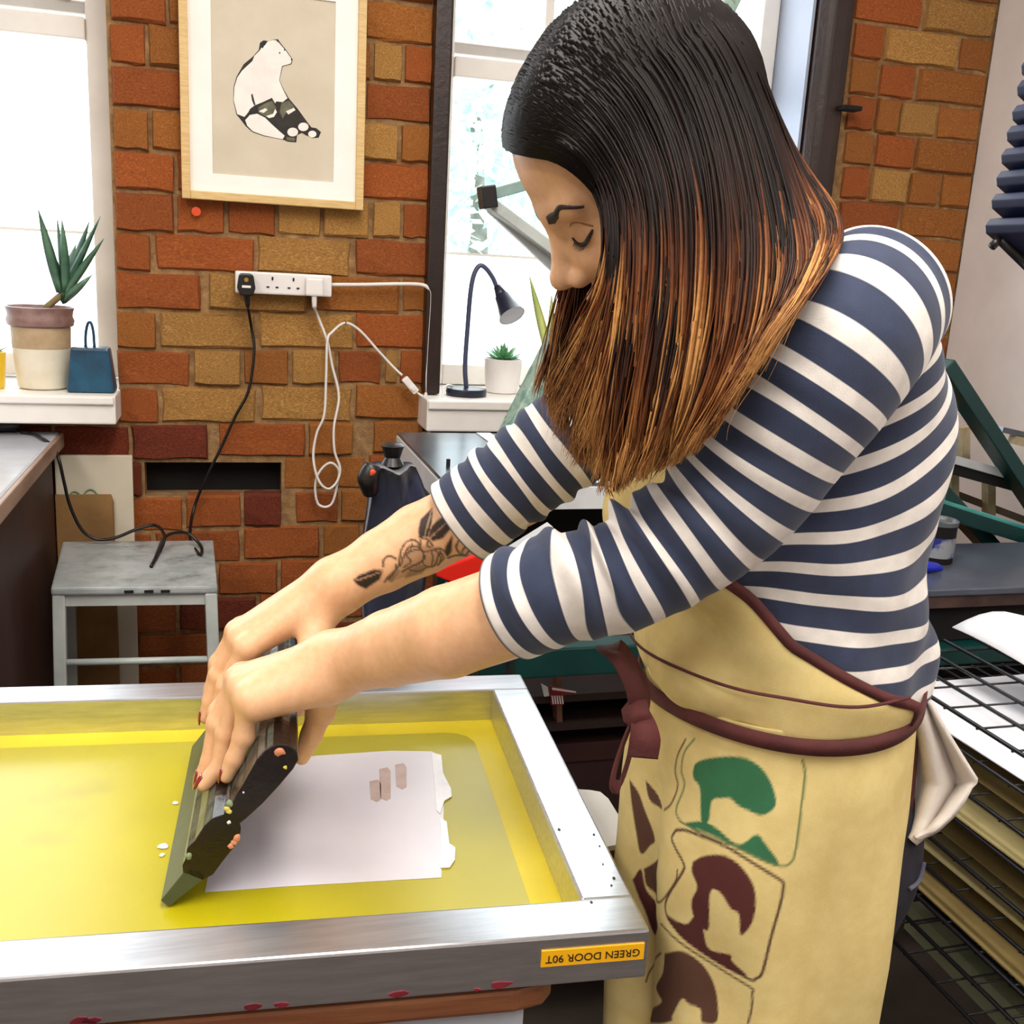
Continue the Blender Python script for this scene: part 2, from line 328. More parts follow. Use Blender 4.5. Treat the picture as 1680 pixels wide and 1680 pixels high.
def window(name, x0, x1, z0, z1, zr, munt):
    w = thing(name, None, None, ((x0+x1)/2, 2.55, z0), kind='structure')
    y0, y1 = 2.525, 2.575
    box('frame_stile', (x0, y0, z0), (x0+0.045, y1, z1), M_white, w, bev=.004); box('frame_stile', (x1-0.045, y0, z0), (x1, y1, z1), M_white, w, bev=.004)
    box('frame_head', (x0+.045, y0, z1-.05), (x1-.045, y1, z1), M_white, w, bev=.004); box('bottom_rail', (x0+.045, y0, z0), (x1-.045, y1, z0+.05), M_white, w, bev=.004)
    box('meeting_rail', (x0+.045, y0-.012, zr-.033), (x1-.045, y1-.01, zr+.013), M_white, w, bev=.004)
    box('meeting_rail', (x0+.045, y1-.01, zr+.024), (x1-.045, y1+.03, zr+.055), M_white, w, bev=.004)
    for xm in munt: box('glazing_bar', (xm-.011, y0+.02, zr+.055), (xm+.011, y1, z1-.05), M_white, w, bev=.003)
    zl = z0+.32
    box('glazing_bar', (x0+.045, y0+.022, zl-.003), (x1-.045, y1-.02, zl+.003), M_white, w)
    pane = obj('pane', [(x0+.04, 2.548, zl), (x1-.04, 2.548, zl), (x1-.04, 2.548, zr), (x0+.04, 2.548, zr)], [(0, 1, 2, 3)], gm, w)
    obj('pane', [(x0+.04, 2.565, zr), (x1-.04, 2.565, zr), (x1-.04, 2.565, z1-.05), (x0+.04, 2.565, z1-.05)], [(0, 1, 2, 3)], gm, w)
    obj('frosted_pane', [(x0+.04, 2.548, z0+.05), (x1-.04, 2.548, z0+.05), (x1-.04, 2.548, zl), (x0+.04, 2.548, zl)], [(0, 1, 2, 3)], fm, w)
window('window_1', -1.35, -0.235, 1.15, 2.72, 1.90, [-.32, -.8])
window('window_2', 0.478, 1.350, 1.152, 2.72, 1.905, [0.755, 1.05])

# trees outside
M_leaf = mat('pale_leaf', '9fc4b8', 'cfe4dc', 3, rough=0.7)
M_bark = mat('bark', '8b8a84', '6b6a64', 12, rough=0.9)
def tree(x, y, h, r, n, label):
    t = thing('garden_tree', label, 'tree', (x, y, 0), 'trees outside the windows')
    tube('trunk', [(x, y, 0), (x+.05, y, h*.4), (x, y+.03, h*.75)], [.09, .06, .03], M_bark, t, n=8)
    C = np.random.normal(size=(n, 3)); C /= np.linalg.norm(C, axis=1)[:, None]; C *= (np.random.rand(n, 1)**.4)*r*np.array([1, 1, 1.25]); C += (x, y, h*.72)
    a = np.random.normal(size=(n, 3)); a /= np.linalg.norm(a, axis=1)[:, None]; b = np.cross(a, np.random.normal(size=(n, 3))); b /= np.linalg.norm(b, axis=1)[:, None]
    s = .05; V = np.stack([C-a*s, C+b*s*.5, C+a*s, C-b*s*.5], 1).reshape(-1, 3)
    o = obj_np('foliage', V, np.arange(n*4).reshape(-1, 4), M_leaf, t, smooth=False); o['kind'] = 'stuff'
tree(1.25, 5.4, 2.9, .75, 2200, 'pale green tree outside the middle window, left of the head')
tree(2.9, 7.2, 3.3, 1.0, 2600, 'pale green tree outside the middle window, behind the dark haired head')
tree(-1.7, 8.0, 2.7, .7, 200, 'faint sparse tree seen through the left window')
# ------------------------------------------------------------------ framed print
M_oak = mat('pale_oak', 'dcbc84', 'cba669', 30, rough=0.5, stretch=(1, 1, 10), bump=.05)
M_mount = mat('mount_board', 'f6f2ec', 'efe9e2', 5, rough=.8)
M_paper = mat('beige_print_paper', 'd2c6b2', 'c9bca6', 8, rough=.8)
M_ink = mat('ink_black', '191411', '2a231d', 60, rough=.7); M_inkw = mat('ink_white', 'efe8e0', 'e6ddd6', 30, rough=.7)
M_inkg = mat('ink_grey_green', '4a4c38', '706c55', 60, rough=.7); M_inkp = mat('ink_dark_plum', '241a1c', '33282a', 60, rough=.7)
fx0, fx1, fz0, fz1 = -0.083, 0.291, 1.549, 2.045; FY = 2.312
pic = thing('framed_print', 'pale oak framed bear print hanging on the brick pier between the windows', 'picture', (0.1, 2.33, fz0))
for lo, hi in (((fx0, FY, fz0), (fx0+.017, 2.341, fz1)), ((fx1-.017, FY, fz0), (fx1, 2.341, fz1)), ((fx0+.017, FY, fz0), (fx1-.017, 2.341, fz0+.017)), ((fx0+.017, FY, fz1-.017), (fx1-.017, 2.341, fz1))):
    box('frame_side', lo, hi, M_oak, pic, bev=.002)
box('backing', (fx0+.015, 2.332, fz0+.015), (fx1-.015, 2.340, fz1-.015), M_oak, pic)
PY = 2.327
pl, pr, pb, pt = WY(349, 283, PY), WY(547, 296, PY), WY(349, 283, PY)[2], WY(345, -4, PY)[2]
px0, px1, pz0, pz1 = pl[0], pr[0], pl[2]-.002, pt+.02
mo = [(fx0+.015, fz0+.015), (fx1-.015, fz0+.015), (fx1-.015, fz1-.015), (fx0+.015, fz1-.015)]; mi = [(px0, pz0), (px1, pz0), (px1, pz1), (px0, pz1)]
V = [(x, PY-.003, z) for x, z in mo+mi]+[(x, PY+.002, z) for x, z in mi]
obj('mount', V, [(i, (i+1) % 4, 4+(i+1) % 4, 4+i) for i in range(4)]+[(4+i, 4+(i+1) % 4, 8+(i+1) % 4, 8+i) for i in range(4)], M_mount, pic)
paper = box('print_paper', (px0-.01, PY, pz0-.01), (px1+.01, PY+.004, pz1+.01), M_paper, pic)
def ink(name, pts, m, k):
    P = [WY(380+x/7.637, 40+y/7.637, PY) for x, y in pts]; P = [np.array([p[0], PY-.0003*k, p[2]]) for p in P]
    return prism(name, P, (0, .0002, 0), m, paper)
ink('bear_outline', [(20, 960), (25, 780), (60, 660), (110, 570), (150, 500), (270, 400), (340, 320), (355, 230), (400, 200), (460, 210), (520, 190), (580, 185), (610, 230), (690, 330), (765, 440), (750, 500), (690, 515), (640, 530), (600, 700), (660, 830), (720, 930), (830, 1060), (960, 1240), (1000, 1290), (1060, 1300), (1120, 1350), (1090, 1420), (1020, 1425), (930, 1390), (880, 1360), (820, 1390), (810, 1480), (700, 1470), (660, 1450), (560, 1430), (400, 1400), (260, 1350), (180, 1280), (95, 1170), (60, 1130)], M_ink, 1)
ink('bear_body', [(26, 955), (34, 785), (70, 668), (130, 580), (260, 460), (285, 395), (350, 330), (375, 290), (420, 260), (450, 215), (520, 195), (560, 200), (600, 240), (682, 335), (755, 440), (742, 490), (690, 507), (632, 522), (595, 700), (650, 830), (700, 925), (640, 975), (560, 965), (545, 990), (505, 920), (400, 970), (290, 1015), (230, 1060), (210, 1100), (160, 1160), (70, 1125)], M_inkw, 2)
ink('bear_leg', [(170, 1200), (230, 1135), (320, 1120), (420, 1170), (500, 1250), (600, 1340), (665, 1395), (640, 1440), (560, 1425), (400, 1390), (265, 1340), (195, 1270)], M_inkw, 3)
ink('shorts_light', [(330, 1040), (440, 980), (510, 960), (560, 1050), (560, 1110), (520, 1160), (440, 1160), (340, 1110)], M_inkg, 3)
ink('shorts_light', [(620, 990), (715, 950), (790, 1040), (700, 1080), (640, 1180), (600, 1100)], M_inkg, 3)
ink('stripe', [(340, 1090), (420, 1050), (450, 1070), (400, 1110)], M_inkw, 4)
ink('stripe', [(430, 1150), (520, 1120), (545, 1060), (568, 1100), (530, 1160), (470, 1175)], M_inkw, 4)
ink('stripe', [(680, 1090), (780, 1045), (800, 1075), (710, 1130)], M_inkw, 4)
for cx, cy, r in ((765, 1350, 62), (898, 1285, 60), (1010, 1375, 48)):
    ink('wheel', [(cx+r*math.cos(a)*1.1, cy+r*math.sin(a)*.9) for a in np.linspace(0, 6.283, 14)[:-1]], M_inkw, 4)
ink('skate_sole', [(680, 1410), (790, 1425), (790, 1465), (690, 1455)], M_inkg, 4)
for cx, cy, r in ((385, 265, 34), (573, 205, 15), (602, 358, 13), (662, 320, 12), (750, 440, 14)):
    ink('ink_mark', [(cx+r*.6*math.cos(a), cy+r*math.sin(a)) for a in np.linspace(0, 6.283, 9)[:-1]], M_ink, 4)
ink('ink_mark', [(245, 880), (262, 870), (285, 960), (300, 1010), (280, 1012), (255, 950)], M_ink, 4)
c = WY(322, 347, 2.338)
tag(lathe('round_sticker', [(.0095, 0), (.0095, .0012), (.0085, .0016)], c, mat('orange_sticker', 'f2571c', 'e04a12', 20, rough=.5), axis=(0, -1, 0), seg=20), 'small round orange sticker on the bricks under the bear print', 'sticker')

# ------------------------------------------------------------------ power strip and cables
M_pl = mat('white_plastic', 'ece6e2', 'e2dcd8', 5, rough=.4); M_cab = mat('white_cable', 'e8e2dc', 'dcd4cc', 10, rough=.5)
M_bp = mat('black_plastic', '0d0b0b', '161313', 10, rough=.35); M_brass = mat('brass', 'c9a45a', 'b08a40', 20, rough=.35, metal=1)
sx0, sx1, sz0, sz1 = WY(386, 483, 2.31)[0], WY(544, 485, 2.31)[0], 1.362, 1.408
ps = thing('power_strip', 'white four-socket power strip screwed to the brick wall', 'power strip', ((sx0+sx1)/2, 2.33, sz0))
box('casing', (sx0, 2.306, sz0), (sx1, 2.342, sz1), M_pl, ps, bev=.004)
sw = (sx1-sx0)/4.6
for i in (1, 2):
    cx = sx0+.022+sw*(i+.25)
    box('socket_slot', (cx-.0018, 2.3045, 1.392), (cx+.0018, 2.3065, 1.399), M_dark, ps)
    for s in (-1, 1): box('socket_slot', (cx+s*.0095-.003, 2.3045, 1.376), (cx+s*.0095+.003, 2.3065, 1.379), M_dark, ps)
bx = WY(404, 470, 2.29)
bpg = thing('black_plug', 'black mains plug in the left end of the power strip', 'plug', (bx[0], 2.30, 1.38))
prism('plug_body', [(bx[0]+a, 2.276, 1.382+b) for a, b in ((-.019, -.008), (-.015, .018), (-.010, .022), (.010, .022), (.015, .018), (.019, -.008), (.012, -.024), (-.012, -.024))], (0, .030, 0), M_bp, bpg, bev=.003)
lathe('fuse_screw', [(.0045, 0), (.0045, .0015)], (bx[0], 2.276, 1.391), M_brass, bpg, axis=(0, -1, 0), seg=14)
box('rating_label', (bx[0]-.009, 2.2752, 1.3745), (bx[0]+.009, 2.2762, 1.3795), M_pl, bpg)
tube('cable_boot', [(bx[0], 2.290, 1.362), (bx[0]+.003, 2.294, 1.335)], [.0075, .0042], M_bp, bpg, n=6)
def cab(name, pts, Y, r, m, label, n=90, pre=None, post=None):
    P = [WY(x, y, (Y if len(q) == 0 else q[0])) for x, y, *q in pts]
    if pre is not None: P = [np.array(pre)]+P
    if post is not None: P = P+[np.array(post)]
    return tag(tube(name, P, r, m, sides=8, n=n), label, 'cable')
STZ = 0.842                      # stool top height
stp = lambda x, y: WZ(x, y, STZ+.004)
P = [np.array((bx[0]+.003, 2.294, 1.335))]+[WY(x, y, 2.325) for x, y in ((412, 535), (417, 575), (408, 640), (385, 685), (360, 740), (335, 790), (318, 835))]+[WY(312, 870, 2.27), WY(314, 890, 2.22), stp(328, 910), stp(330, 897), WY(310, 876, 2.17), WY(285, 875, 2.15), WY(268, 885, 2.12), stp(255, 915), stp(248, 929), stp(262, 905), WY(270, 880, 2.15), WY(255, 862, 2.2), WY(225, 868, 2.2), WY(190, 882, 2.2), WY(160, 885, 2.2), WY(135, 870, 2.2), WY(115, 830, 2.2), WY(105, 790, 2.2), WY(97, 755, 2.2), WY(88, 735, 2.22)]
dsz = 1.062
P += [WZ(74, 722, dsz), WZ(55, 712, dsz), WZ(35, 709, dsz)]
tag(tube('black_cable', P, .0033, M_bp, sides=8, n=170), 'black mains cable from the plug down over the paint-spattered stool to the desk', 'cable')
# white plug and lamp flex with loops
wp = WY(515, 487, 2.30)
wpg = thing('white_plug', 'white moulded plug at the right of the power strip', 'plug', (wp[0], 2.30, 1.365))
box('plug_body', (wp[0]-.019, 2.284, 1.363), (wp[0]+.019, 2.306, 1.402), M_pl, wpg, bev=.005)
tube('cable_boot', [(wp[0], 2.293, 1.366), (wp[0]+.001, 2.295, 1.338)], [.0062, .0048], M_pl, wpg, n=6)
hook = WY(566, 528, 2.335)
P = [np.array((wp[0]+.001, 2.295, 1.338))]+[WY(x, y, Y) for x, y, Y in ((522, 520, 2.318), (537, 560, 2.322), (545, 600, 2.325), (556, 650, 2.325), (548, 700, 2.322), (549, 740, 2.32), (558, 768, 2.318), (553, 790, 2.314), (540, 802, 2.31), (527, 795, 2.308), (518, 775, 2.312), (514, 745, 2.318), (520, 710, 2.32), (532, 680, 2.316), (535, 620, 2.314), (537, 560, 2.312), (545, 545, 2.318), (566, 530, 2.325), (590, 542, 2.325), (620, 575, 2.325), (645, 602, 2.325), (660, 616, 2.32))]
tag(tube('lamp_flex', P, .0030, M_cab, sides=8, n=150), 'long white lamp flex looped over a brass hook on the bricks', 'cable')
P = [WY(x, y, Y) for x, y, Y in ((519, 822, 2.322), (517, 800, 2.32), (521, 780, 2.316), (533, 764, 2.314), (545, 760, 2.312), (556, 772, 2.316), (554, 790, 2.32), (549, 815, 2.32), (543, 828, 2.32), (533, 832, 2.32), (523, 828, 2.322), (519, 820, 2.322))]
tag(tube('cable_loop', P, .0030, M_cab, sides=8, n=70), 'small coiled loop of white flex hanging below the brass hook', 'cable')
hk = thing('brass_hook', 'tiny brass cup hook holding the white flex', 'hook', hook)
tube('hook_wire', [hook+(0, .01, -.002), hook+(0, -.012, -.004), hook+(.001, -.016, .004), hook+(.002, -.012, .012)], .0013, M_brass, hk, n=14)
isw = WY(673, 632, 2.312); d1 = nrm(WY(687, 648, 2.312)-WY(659, 615, 2.312))
isg = thing('inline_switch', 'white inline cord switch hanging beside the dark window post', 'switch', isw)
bar('switch_body', isw-d1*.022, isw+d1*.022, .017, .015, M_pl, isg, up=(0, -1, 0), bev=.004); bar('rocker', isw+d1*.004-(0, .008, 0), isw+d1*.014-(0, .008, 0), .009, .004, M_cab, isg, up=(0, -1, 0), bev=.001)
P = [isw+d1*.02]+[WY(x, y, Y) for x, y, Y in ((700, 655, 2.31), (715, 661, 2.30), (724, 658, 2.29), (727, 645, 2.30), (728, 637, 2.315), (735, 632, 2.33), (742, 633, 2.335))]
tag(tube('lamp_flex', P, .0028, M_cab, sides=8, n=40), 'short white flex from the inline switch to the lamp base', 'cable')
P = [np.array((sx1-.002, 2.322, 1.388))]+[WY(x, y, 2.322) for x, y in ((600, 467), (650, 466), (690, 467), (704, 475), (706, 495), (702, 560), (699, 620), (699, 660), (703, 700), (706, 726))]
tag(tube('strip_supply_cable', P, .0042, M_cab, sides=8, n=80), 'thick white supply cable running down beside the dark window post', 'cable')

# ------------------------------------------------------------------ middle sill: lamp, succulent, snake plant
M_blk = mat('blue_black_enamel', '1a2036', '12162a', 6, rough=.32)
lb = WZ(765, 647, 1.150); lb[1] = 2.33; lb = WY(765, 641, 2.33); lb[2] = 1.150
lamp = thing('desk_lamp', 'small blue-black gooseneck desk lamp on the window sill', 'lamp', lb)
lathe('base', [(.040, 0), (.047, .002), (.048, .010), (.046, .017), (.02, .019)], lb, M_blk, lamp)
P = [lb+(0, 0, .015)]+[WY(x, y, 2.33) for x, y in ((763, 600), (767, 540), (772, 480), (778, 450), (787, 436), (797, 440), (808, 455), (815, 471))]
tube('gooseneck', P, .0055, mat('gooseneck_grey', '4c506a', '3a3e58', 8, rough=.35), lamp, n=50)
sa, sb = WY(816, 471, 2.328), WY(846, 530, 2.262); ax = nrm(sb-sa)
sh = lathe('shade', [(.009, 0), (.010, .006), (.0135, .022), (.012, .025), (.017, .027), (.021, .050), (.030, .082), (.0312, .084), (.029, .083), (.020, .052), (.016, .032), (.001, .030)], sa, M_blk, lamp, axis=ax, seg=32)
lathe('shade_lining', [(.0295, .0835), (.0285, .082), (.0195, .052), (.0155, .034), (.001, .033)], sa, mat('lamp_lining', 'c9cad0', 'bcbdc6', 6, rough=.35), lamp, axis=ax, seg=32)
lathe('bulb', [(.010, .034), (.015, .050), (.0185, .066), (.016, .078), (.008, .083)], sa, mat('bulb_white', 'dcdad6', 'cfcdc8', 6, rough=.3), lamp, axis=ax, seg=24)
M_pot = mat('white_ceramic', 'f1ede9', 'e8e3de', 4, rough=.35); M_soil = mat('soil', '3a2a1e', '221810', 60, rough=1)
sp = WY(823, 646, 2.40); sp[2] = 1.150
suc = thing('succulent_pot', 'green rosette succulent in a white pot behind the gooseneck lamp', 'potted plant', sp)
lathe('pot', [(.036, 0), (.040, .003), (.046, .078), (.0465, .082), (.042, .082), (.041, .070), (.001, .070)], sp, M_pot, suc)
lathe('soil', [(.041, .071), (.02, .075), (.001, .076)], sp, M_soil, suc)
M_suc = mat('succulent_green', '3f8f5c', '86c08a', 25, rough=.5)
def blade(name, base, d, L, w, th, m, par, bend=0.0, n=7, cup=.25, flat=None):
    d = nrm(d); s = nrm(np.cross(d, flat if flat is not None else (0, 0, 1)) if (flat is not None or abs(d[2]) < .98) else (1, 0, 0)); u = np.cross(s, d); V = []; Fc = []
    for i in range(n):
        f = i/(n-1); c = np.asarray(base)+d*L*f+u*bend*L*f*f; ww = w*(math.sin(math.pi*min(1, .18+f*.5))**.7)*(1-f**2.2)+.0004; tt = th*(1-f)+.0003
        V += [c-s*ww+u*ww*cup, c-u*tt, c+s*ww+u*ww*cup, c+u*tt*.3]
    for i in range(n-1):
        for j in range(4): Fc.append((i*4+j, i*4+(j+1) % 4, i*4+4+(j+1) % 4, i*4+4+j))
    Fc += [(3, 2, 1, 0), tuple(range(4*n-4, 4*n))]
    return obj(name, V, Fc, m, par, smooth=True)
for ring, (cnt, el, L) in enumerate(((9, 12, .055), (8, 35, .050), (5, 62, .040))):
    for i in range(cnt):
        a = 2*math.pi*(i+.5*ring)/cnt; e = math.radians(el+random.uniform(-6, 6))
        blade('leaf', sp+(0, 0, .078), (math.cos(a)*math.cos(e), math.sin(a)*math.cos(e), math.sin(e)), L*random.uniform(.9, 1.1), .0085, .004, M_suc, suc, bend=.15)
sn = WY(905, 640, 2.42); sn[2] = 1.150
snk = thing('snake_plant', 'yellow-edged snake plant leaf standing on the sill behind the hair', 'potted plant', sn)
lathe('pot', [(.036, 0), (.044, .07), (.045, .075), (.040, .075), (.039, .068), (.001, .068)], sn, M_pot, snk)
M_sn = mat('snake_leaf', '7a9a40', 'c9d07a', 14, rough=.5, stretch=(1, 1, .15))
for tp, w in (((868, 450), .013), ((925, 500), .013), ((905, 480), .012)):
    e = WY(tp[0], tp[1], 2.42); b = sn+(random.uniform(-.008, .008), 0, .068); blade('leaf', b, e-b, np.linalg.norm(e-b), w, .003, M_sn, snk, n=10, flat=(.3, 1, 0))

# ------------------------------------------------------------------ left sill: aloe, yellow pot, bell
ap = WY(72, 634, 2.35); ap[2] = 1.1455
al = thing('aloe_pot', 'spiky aloe in a cream and tan banded clay pot', 'potted plant', ap)
M_c1 = mat('cream_glaze', 'e4dcc8', 'd2c8b0', 9, rough=.4); M_c2 = mat('tan_band', 'b9a080', 'a68c68', 20, rough=.6); M_c3 = mat('plum_rim', '9c8078', '6c4440', 12, rough=.5)
lathe('pot', [(.044, 0), (.050, .004), (.056, .070), (.0565, .085)], ap, M_c1, al)
lathe('tan_band', [(.0568, .085), (.058, .124), (.0575, .128)], ap, M_c2, al)
lathe('rim', [(.0575, .128), (.064, .132), (.066, .142), (.063, .150), (.064, .160), (.067, .168), (.062, .170), (.058, .160), (.001, .158)], ap, M_c3, al)
lathe('soil', [(.058, .160), (.03, .166), (.001, .167)], ap, M_soil, al)
M_al = mat('aloe_leaf', '28503c', '5b8066', 12, rough=.45, c3='8fb09c')
ab = WY(103, 492, 2.35)
for tx, ty, w, dy in ((62, 342, .012, -.02), (104, 358, .013, -.04), (92, 355, .008, .05), (148, 362, .010, .02), (165, 355, .009, .0), (170, 390, .010, -.03), (152, 450, .010, -.05), (80, 400, .012, .03), (125, 400, .011, .05)):
    e = WY(tx, ty, 2.35+dy); b = ab+(random.uniform(-.006, .006), dy*.15, random.uniform(0, .02)); 
    if ty > 440: b = ab+(0, 0, -.005)
    blade('leaf', b, e-b, np.linalg.norm(e-b), w, .006, M_al, al, bend=random.uniform(-.06, .06), n=9, flat=(random.uniform(-.5, .5), 1, .2))
tube('stem', [ap+(0.004, 0, .16), ab+(0, 0, .012)], .007, mat('dry_stem', '8a7a54', '6c5c3c', 20, rough=.9), al, n=4)
yp = WY(-19, 636, 2.33); yp[2] = 1.1455
yl = thing('yellow_pot', 'bright yellow plant pot cut by the left edge of the picture', 'potted plant', yp)
lathe('pot', [(.030, 0), (.032, .003), (.037, .075), (.033, .075), (.032, .06), (.001, .06)], yp, mat('yellow_glaze', 'e8c01e', 'dcae10', 6, rough=.35), yl)
lathe('soil', [(.032, .061), (.001, .066)], yp, M_soil, yl)
for a in range(6): blade('leaf', yp+(0, 0, .065), (math.cos(a*1.05), math.sin(a*1.05), .5), .05, .008, .003, M_suc, yl)
bp_ = WY(152, 641, 2.31); bp_[2] = 1.1455
bell = thing('cow_bell', 'dark blue painted cowbell with wire loop at the right end of the left sill', 'bell', bp_)
M_bl = mat('deep_blue_glaze', '0c2f48', '15506c', 14, rough=.3, c3='2a6a50')
w0, w1, d0, d1_, hh = .047, .037, .032, .024, .093
o = hexa('bell_body', [bp_+(-w0, -d0, 0), bp_+(w0, -d0, 0), bp_+(w0, d0, 0), bp_+(-w0, d0, 0)], [bp_+(-w1, -d1_, hh), bp_+(w1, -d1_, hh), bp_+(w1, d1_, hh), bp_+(-w1, d1_, hh)], M_bl, bell, bev=.006)
tube('loop_handle', [bp_+(-.010, 0, hh-.002), bp_+(-.009, 0, hh+.025), bp_+(-.004, 0, hh+.047), bp_+(.002, 0, hh+.049), bp_+(.006, 0, hh+.03), bp_+(.007, 0, hh-.002)], .003, M_bl, bell, n=24)

# ------------------------------------------------------------------ left desk with black gadget
M_dw = mat('dark_stained_wood', '24100c', '3a1b12', 10, rough=.55, stretch=(1, 1, .2))
M_dt = mat('pale_grey_desk_top', 'b4b6bc', '9fa2ab', 5, rough=.22)
dk = thing('side_desk', 'dark wooden desk with a pale glossy top left of the stool', 'desk', (-.7, 1.98, 0))
top = box('desk_top', (-1.25, 1.60, 1.040), (-.338, 2.315, 1.058), M_dt, dk, bev=.006)
box('edge_strip', (-.340, 1.60, 1.026), (-.331, 2.315, 1.056), mat('worn_wood_edge', 'a08470', '6c4a3a', 14, rough=.5, stretch=(1, .2, 1)), dk, bev=.003)
box('side_panel', (-.375, 1.66, 0), (-.355, 2.30, 1.03), M_dw, dk, bev=.002)
box('front_panel', (-1.2, 1.66, .10), (-.375, 1.68, 1.03), M_dw, dk, bev=.002)
box('back_panel', (-1.2, 2.28, 0), (-.375, 2.30, 1.03), M_dw, dk)
gd = WZ(8, 708, 1.059)
gg = thing('black_gadget', 'black handheld gadget with a shiny top lying on the desk', 'gadget', gd)
bar('gadget_body', gd+(-.10, -.02, .012), gd+(.022, .02, .012), .05, .022, M_bp, gg, bev=.008)
bar('shiny_face', gd+(-.09, -.018, .0235), gd+(.005, .014, .0235), .034, .002, mat('shiny_face', 'd8dae0', 'c6c8d0', 4, rough=.15), gg, bev=.0005)

# ------------------------------------------------------------------ board, cardboard, stool
bb = thing('white_board', 'tall white board leaning on the bricks behind the stool', 'board', (-.28, 2.31, 0))
hexa('panel', [(-.353, 2.285, 0), (-.197, 2.285, 0), (-.197, 2.297, 0), (-.353, 2.297, 0)], [(-.353, 2.318, 1.006), (-.197, 2.318, 1.006), (-.197, 2.33, 1.006), (-.353, 2.33, 1.006)], mat('off_white_board', 'cfc4b0', 'c2b6a0', 4, rough=.7), bb, bev=.002)
M_gi = mat('green_ink_smudge', '7f9c7c', '6a8c68', 40, rough=.7)
for cx, cz, r in ((-.315, .913, .012), (-.283, .915, .014)):
    yb = 2.318-(1.006-cz)*.0328-.002
    tube('green_doodle', [(cx+r*math.cos(a), yb+.0328*r*1.3*math.sin(a), cz+r*1.3*math.sin(a)) for a in np.linspace(0, 5.6, 14)], .0016, M_gi, bb, sides=6)
cbd = thing('cardboard_sheet', 'brown cardboard sheet leaning on the white board', 'cardboard', (-.3, 2.2, 0))
hexa('sheet', [(-.352, 2.268, 0), (-.236, 2.268, 0), (-.236, 2.274, 0), (-.352, 2.274, 0)], [(-.352, 2.300, .925), (-.240, 2.300, .925), (-.236, 2.306, .905), (-.352, 2.306, .925)], mat('kraft_card', '8f6a3c', '7a5730', 8, rough=.85), cbd)
M_st = mat('grey_white_worn_paint', 'c2c6c2', 'a8b0ac', 9, rough=.35, c3='8a928e')
M_stt = mat('paint_spattered_metal', 'a9adad', '8d9492', 22, rough=.28, c3='5c4a48', thr=(.40, .62))
st = thing('metal_stool', 'white metal stool with a paint-spattered seat in front of the bricks', 'stool', (-.17, 2.06, 0))
A_ = {'bl': WZ(103, 888, STZ), 'br': WZ(350, 886, STZ), 'fr': WZ(357, 962, STZ), 'fl': WZ(83, 965, STZ)}
b4 = [A_[k]-(0, 0, .014) for k in ('fl', 'fr', 'br', 'bl')]; t4 = [A_[k] for k in ('fl', 'fr', 'br', 'bl')]
hexa('seat', b4, t4, M_stt, st, bev=.004)
bar('front_apron', A_['fl']+(0.01, .012, -.026), A_['fr']+(-.01, .012, -.026), .006, .024, M_st, st)
LG = {}
for k, (sx, sy) in {'fl': (1, 1), 'fr': (-1, 1), 'bl': (1, -1), 'br': (-1, -1)}.items():
    p = A_[k]+(sx*.012, sy*.012, -.014); q = np.array([p[0]-sx*.02, p[1]-sy*.03, 0]); LG[k] = (p, q); bar('leg', q, p, .022, .020, M_st, st, up=(0, 1, 0), bev=.003)
lerp = lambda a, b, f: a+(b-a)*f
for a, b in (('fl', 'fr'), ('bl', 'br'), ('fl', 'bl'), ('fr', 'br')):
    for f in ((.16, .55) if a == 'fl' and b == 'fr' else (.06, .55)):
        if f == .06: continue
        if (a, b) == ('fl', 'fr') and f == .16: f = .16
        tube('rung', [lerp(*LG[a], f), lerp(*LG[b], f)], .0065, M_st, st, sides=10)
tube('rung', [lerp(*LG['bl'], .10), lerp(*LG['br'], .10)], .004, mat('dark_rung', '4a3a38', '382a28', 10, rough=.4), st, sides=8)
for cx in (.46, .58, .68):
    p = lerp(A_['fl'], A_['fr'], cx)+np.array((0, -.0015, -.008)); bar('paint_chip', p-(.008, 0, 0), p+(.008, 0, 0), .001, .005, M_dark, st)
# ------------------------------------------------------------------ printing screen
a_ = math.radians(4.3); EX = np.array([math.cos(a_), -math.sin(a_), 0]); EY = np.array([math.sin(a_), math.cos(a_), 0]); EZ = np.array([0, 0, 1.0])
SO = np.array([0.3355, 0.683, 0.0])
S = lambda u, v, z: SO - EX*u + EY*v + EZ*z          # u runs left from the near right corner, v runs away
SL, SW, BW, ZT, ZB = 0.98, 0.545, 0.047, 0.92, 0.874
M_alu = mat('brushed_aluminium', 'd9dade', 'c6c8cd', 30, rough=.33, metal=1.0, stretch=(.4, 6, 6), bump=.04, bscale=120)
M_mesh = mat('yellow_mesh', 'dcc60a', 'd2ba06', 7, rough=.38, bump=.12, bscale=900)
M_emu = mat('olive_emulsion', 'a89c0c', 'b4a80e', 3, rough=.28, c3='9c9010')
M_inkwh = mat('white_ink', 'dcd6da', 'd2ccd6', 5, rough=.22)
M_inkth = mat('thick_white_ink', 'f0ecec', 'e4e0e4', 30, rough=.18, bump=.2, bscale=80)
scr = thing('printing_screen', 'aluminium printing screen with yellow mesh lying on the table', 'screen frame', S(.45, .27, ZB))
def sbox(name, u0, u1, v0, v1, z0, z1, m, p, bev=0, **k):
    q = [(u0, v0), (u1, v0), (u1, v1), (u0, v1)]; return hexa(name, [S(u, v, z0) for u, v in q], [S(u, v, z1) for u, v in q], m, p, bev, **k)
sbox('front_bar', 0, SL, 0, BW, ZB, ZT, M_alu, scr, .0025); sbox('back_bar', 0, SL, SW-BW, SW, ZB, ZT, M_alu, scr, .0025)
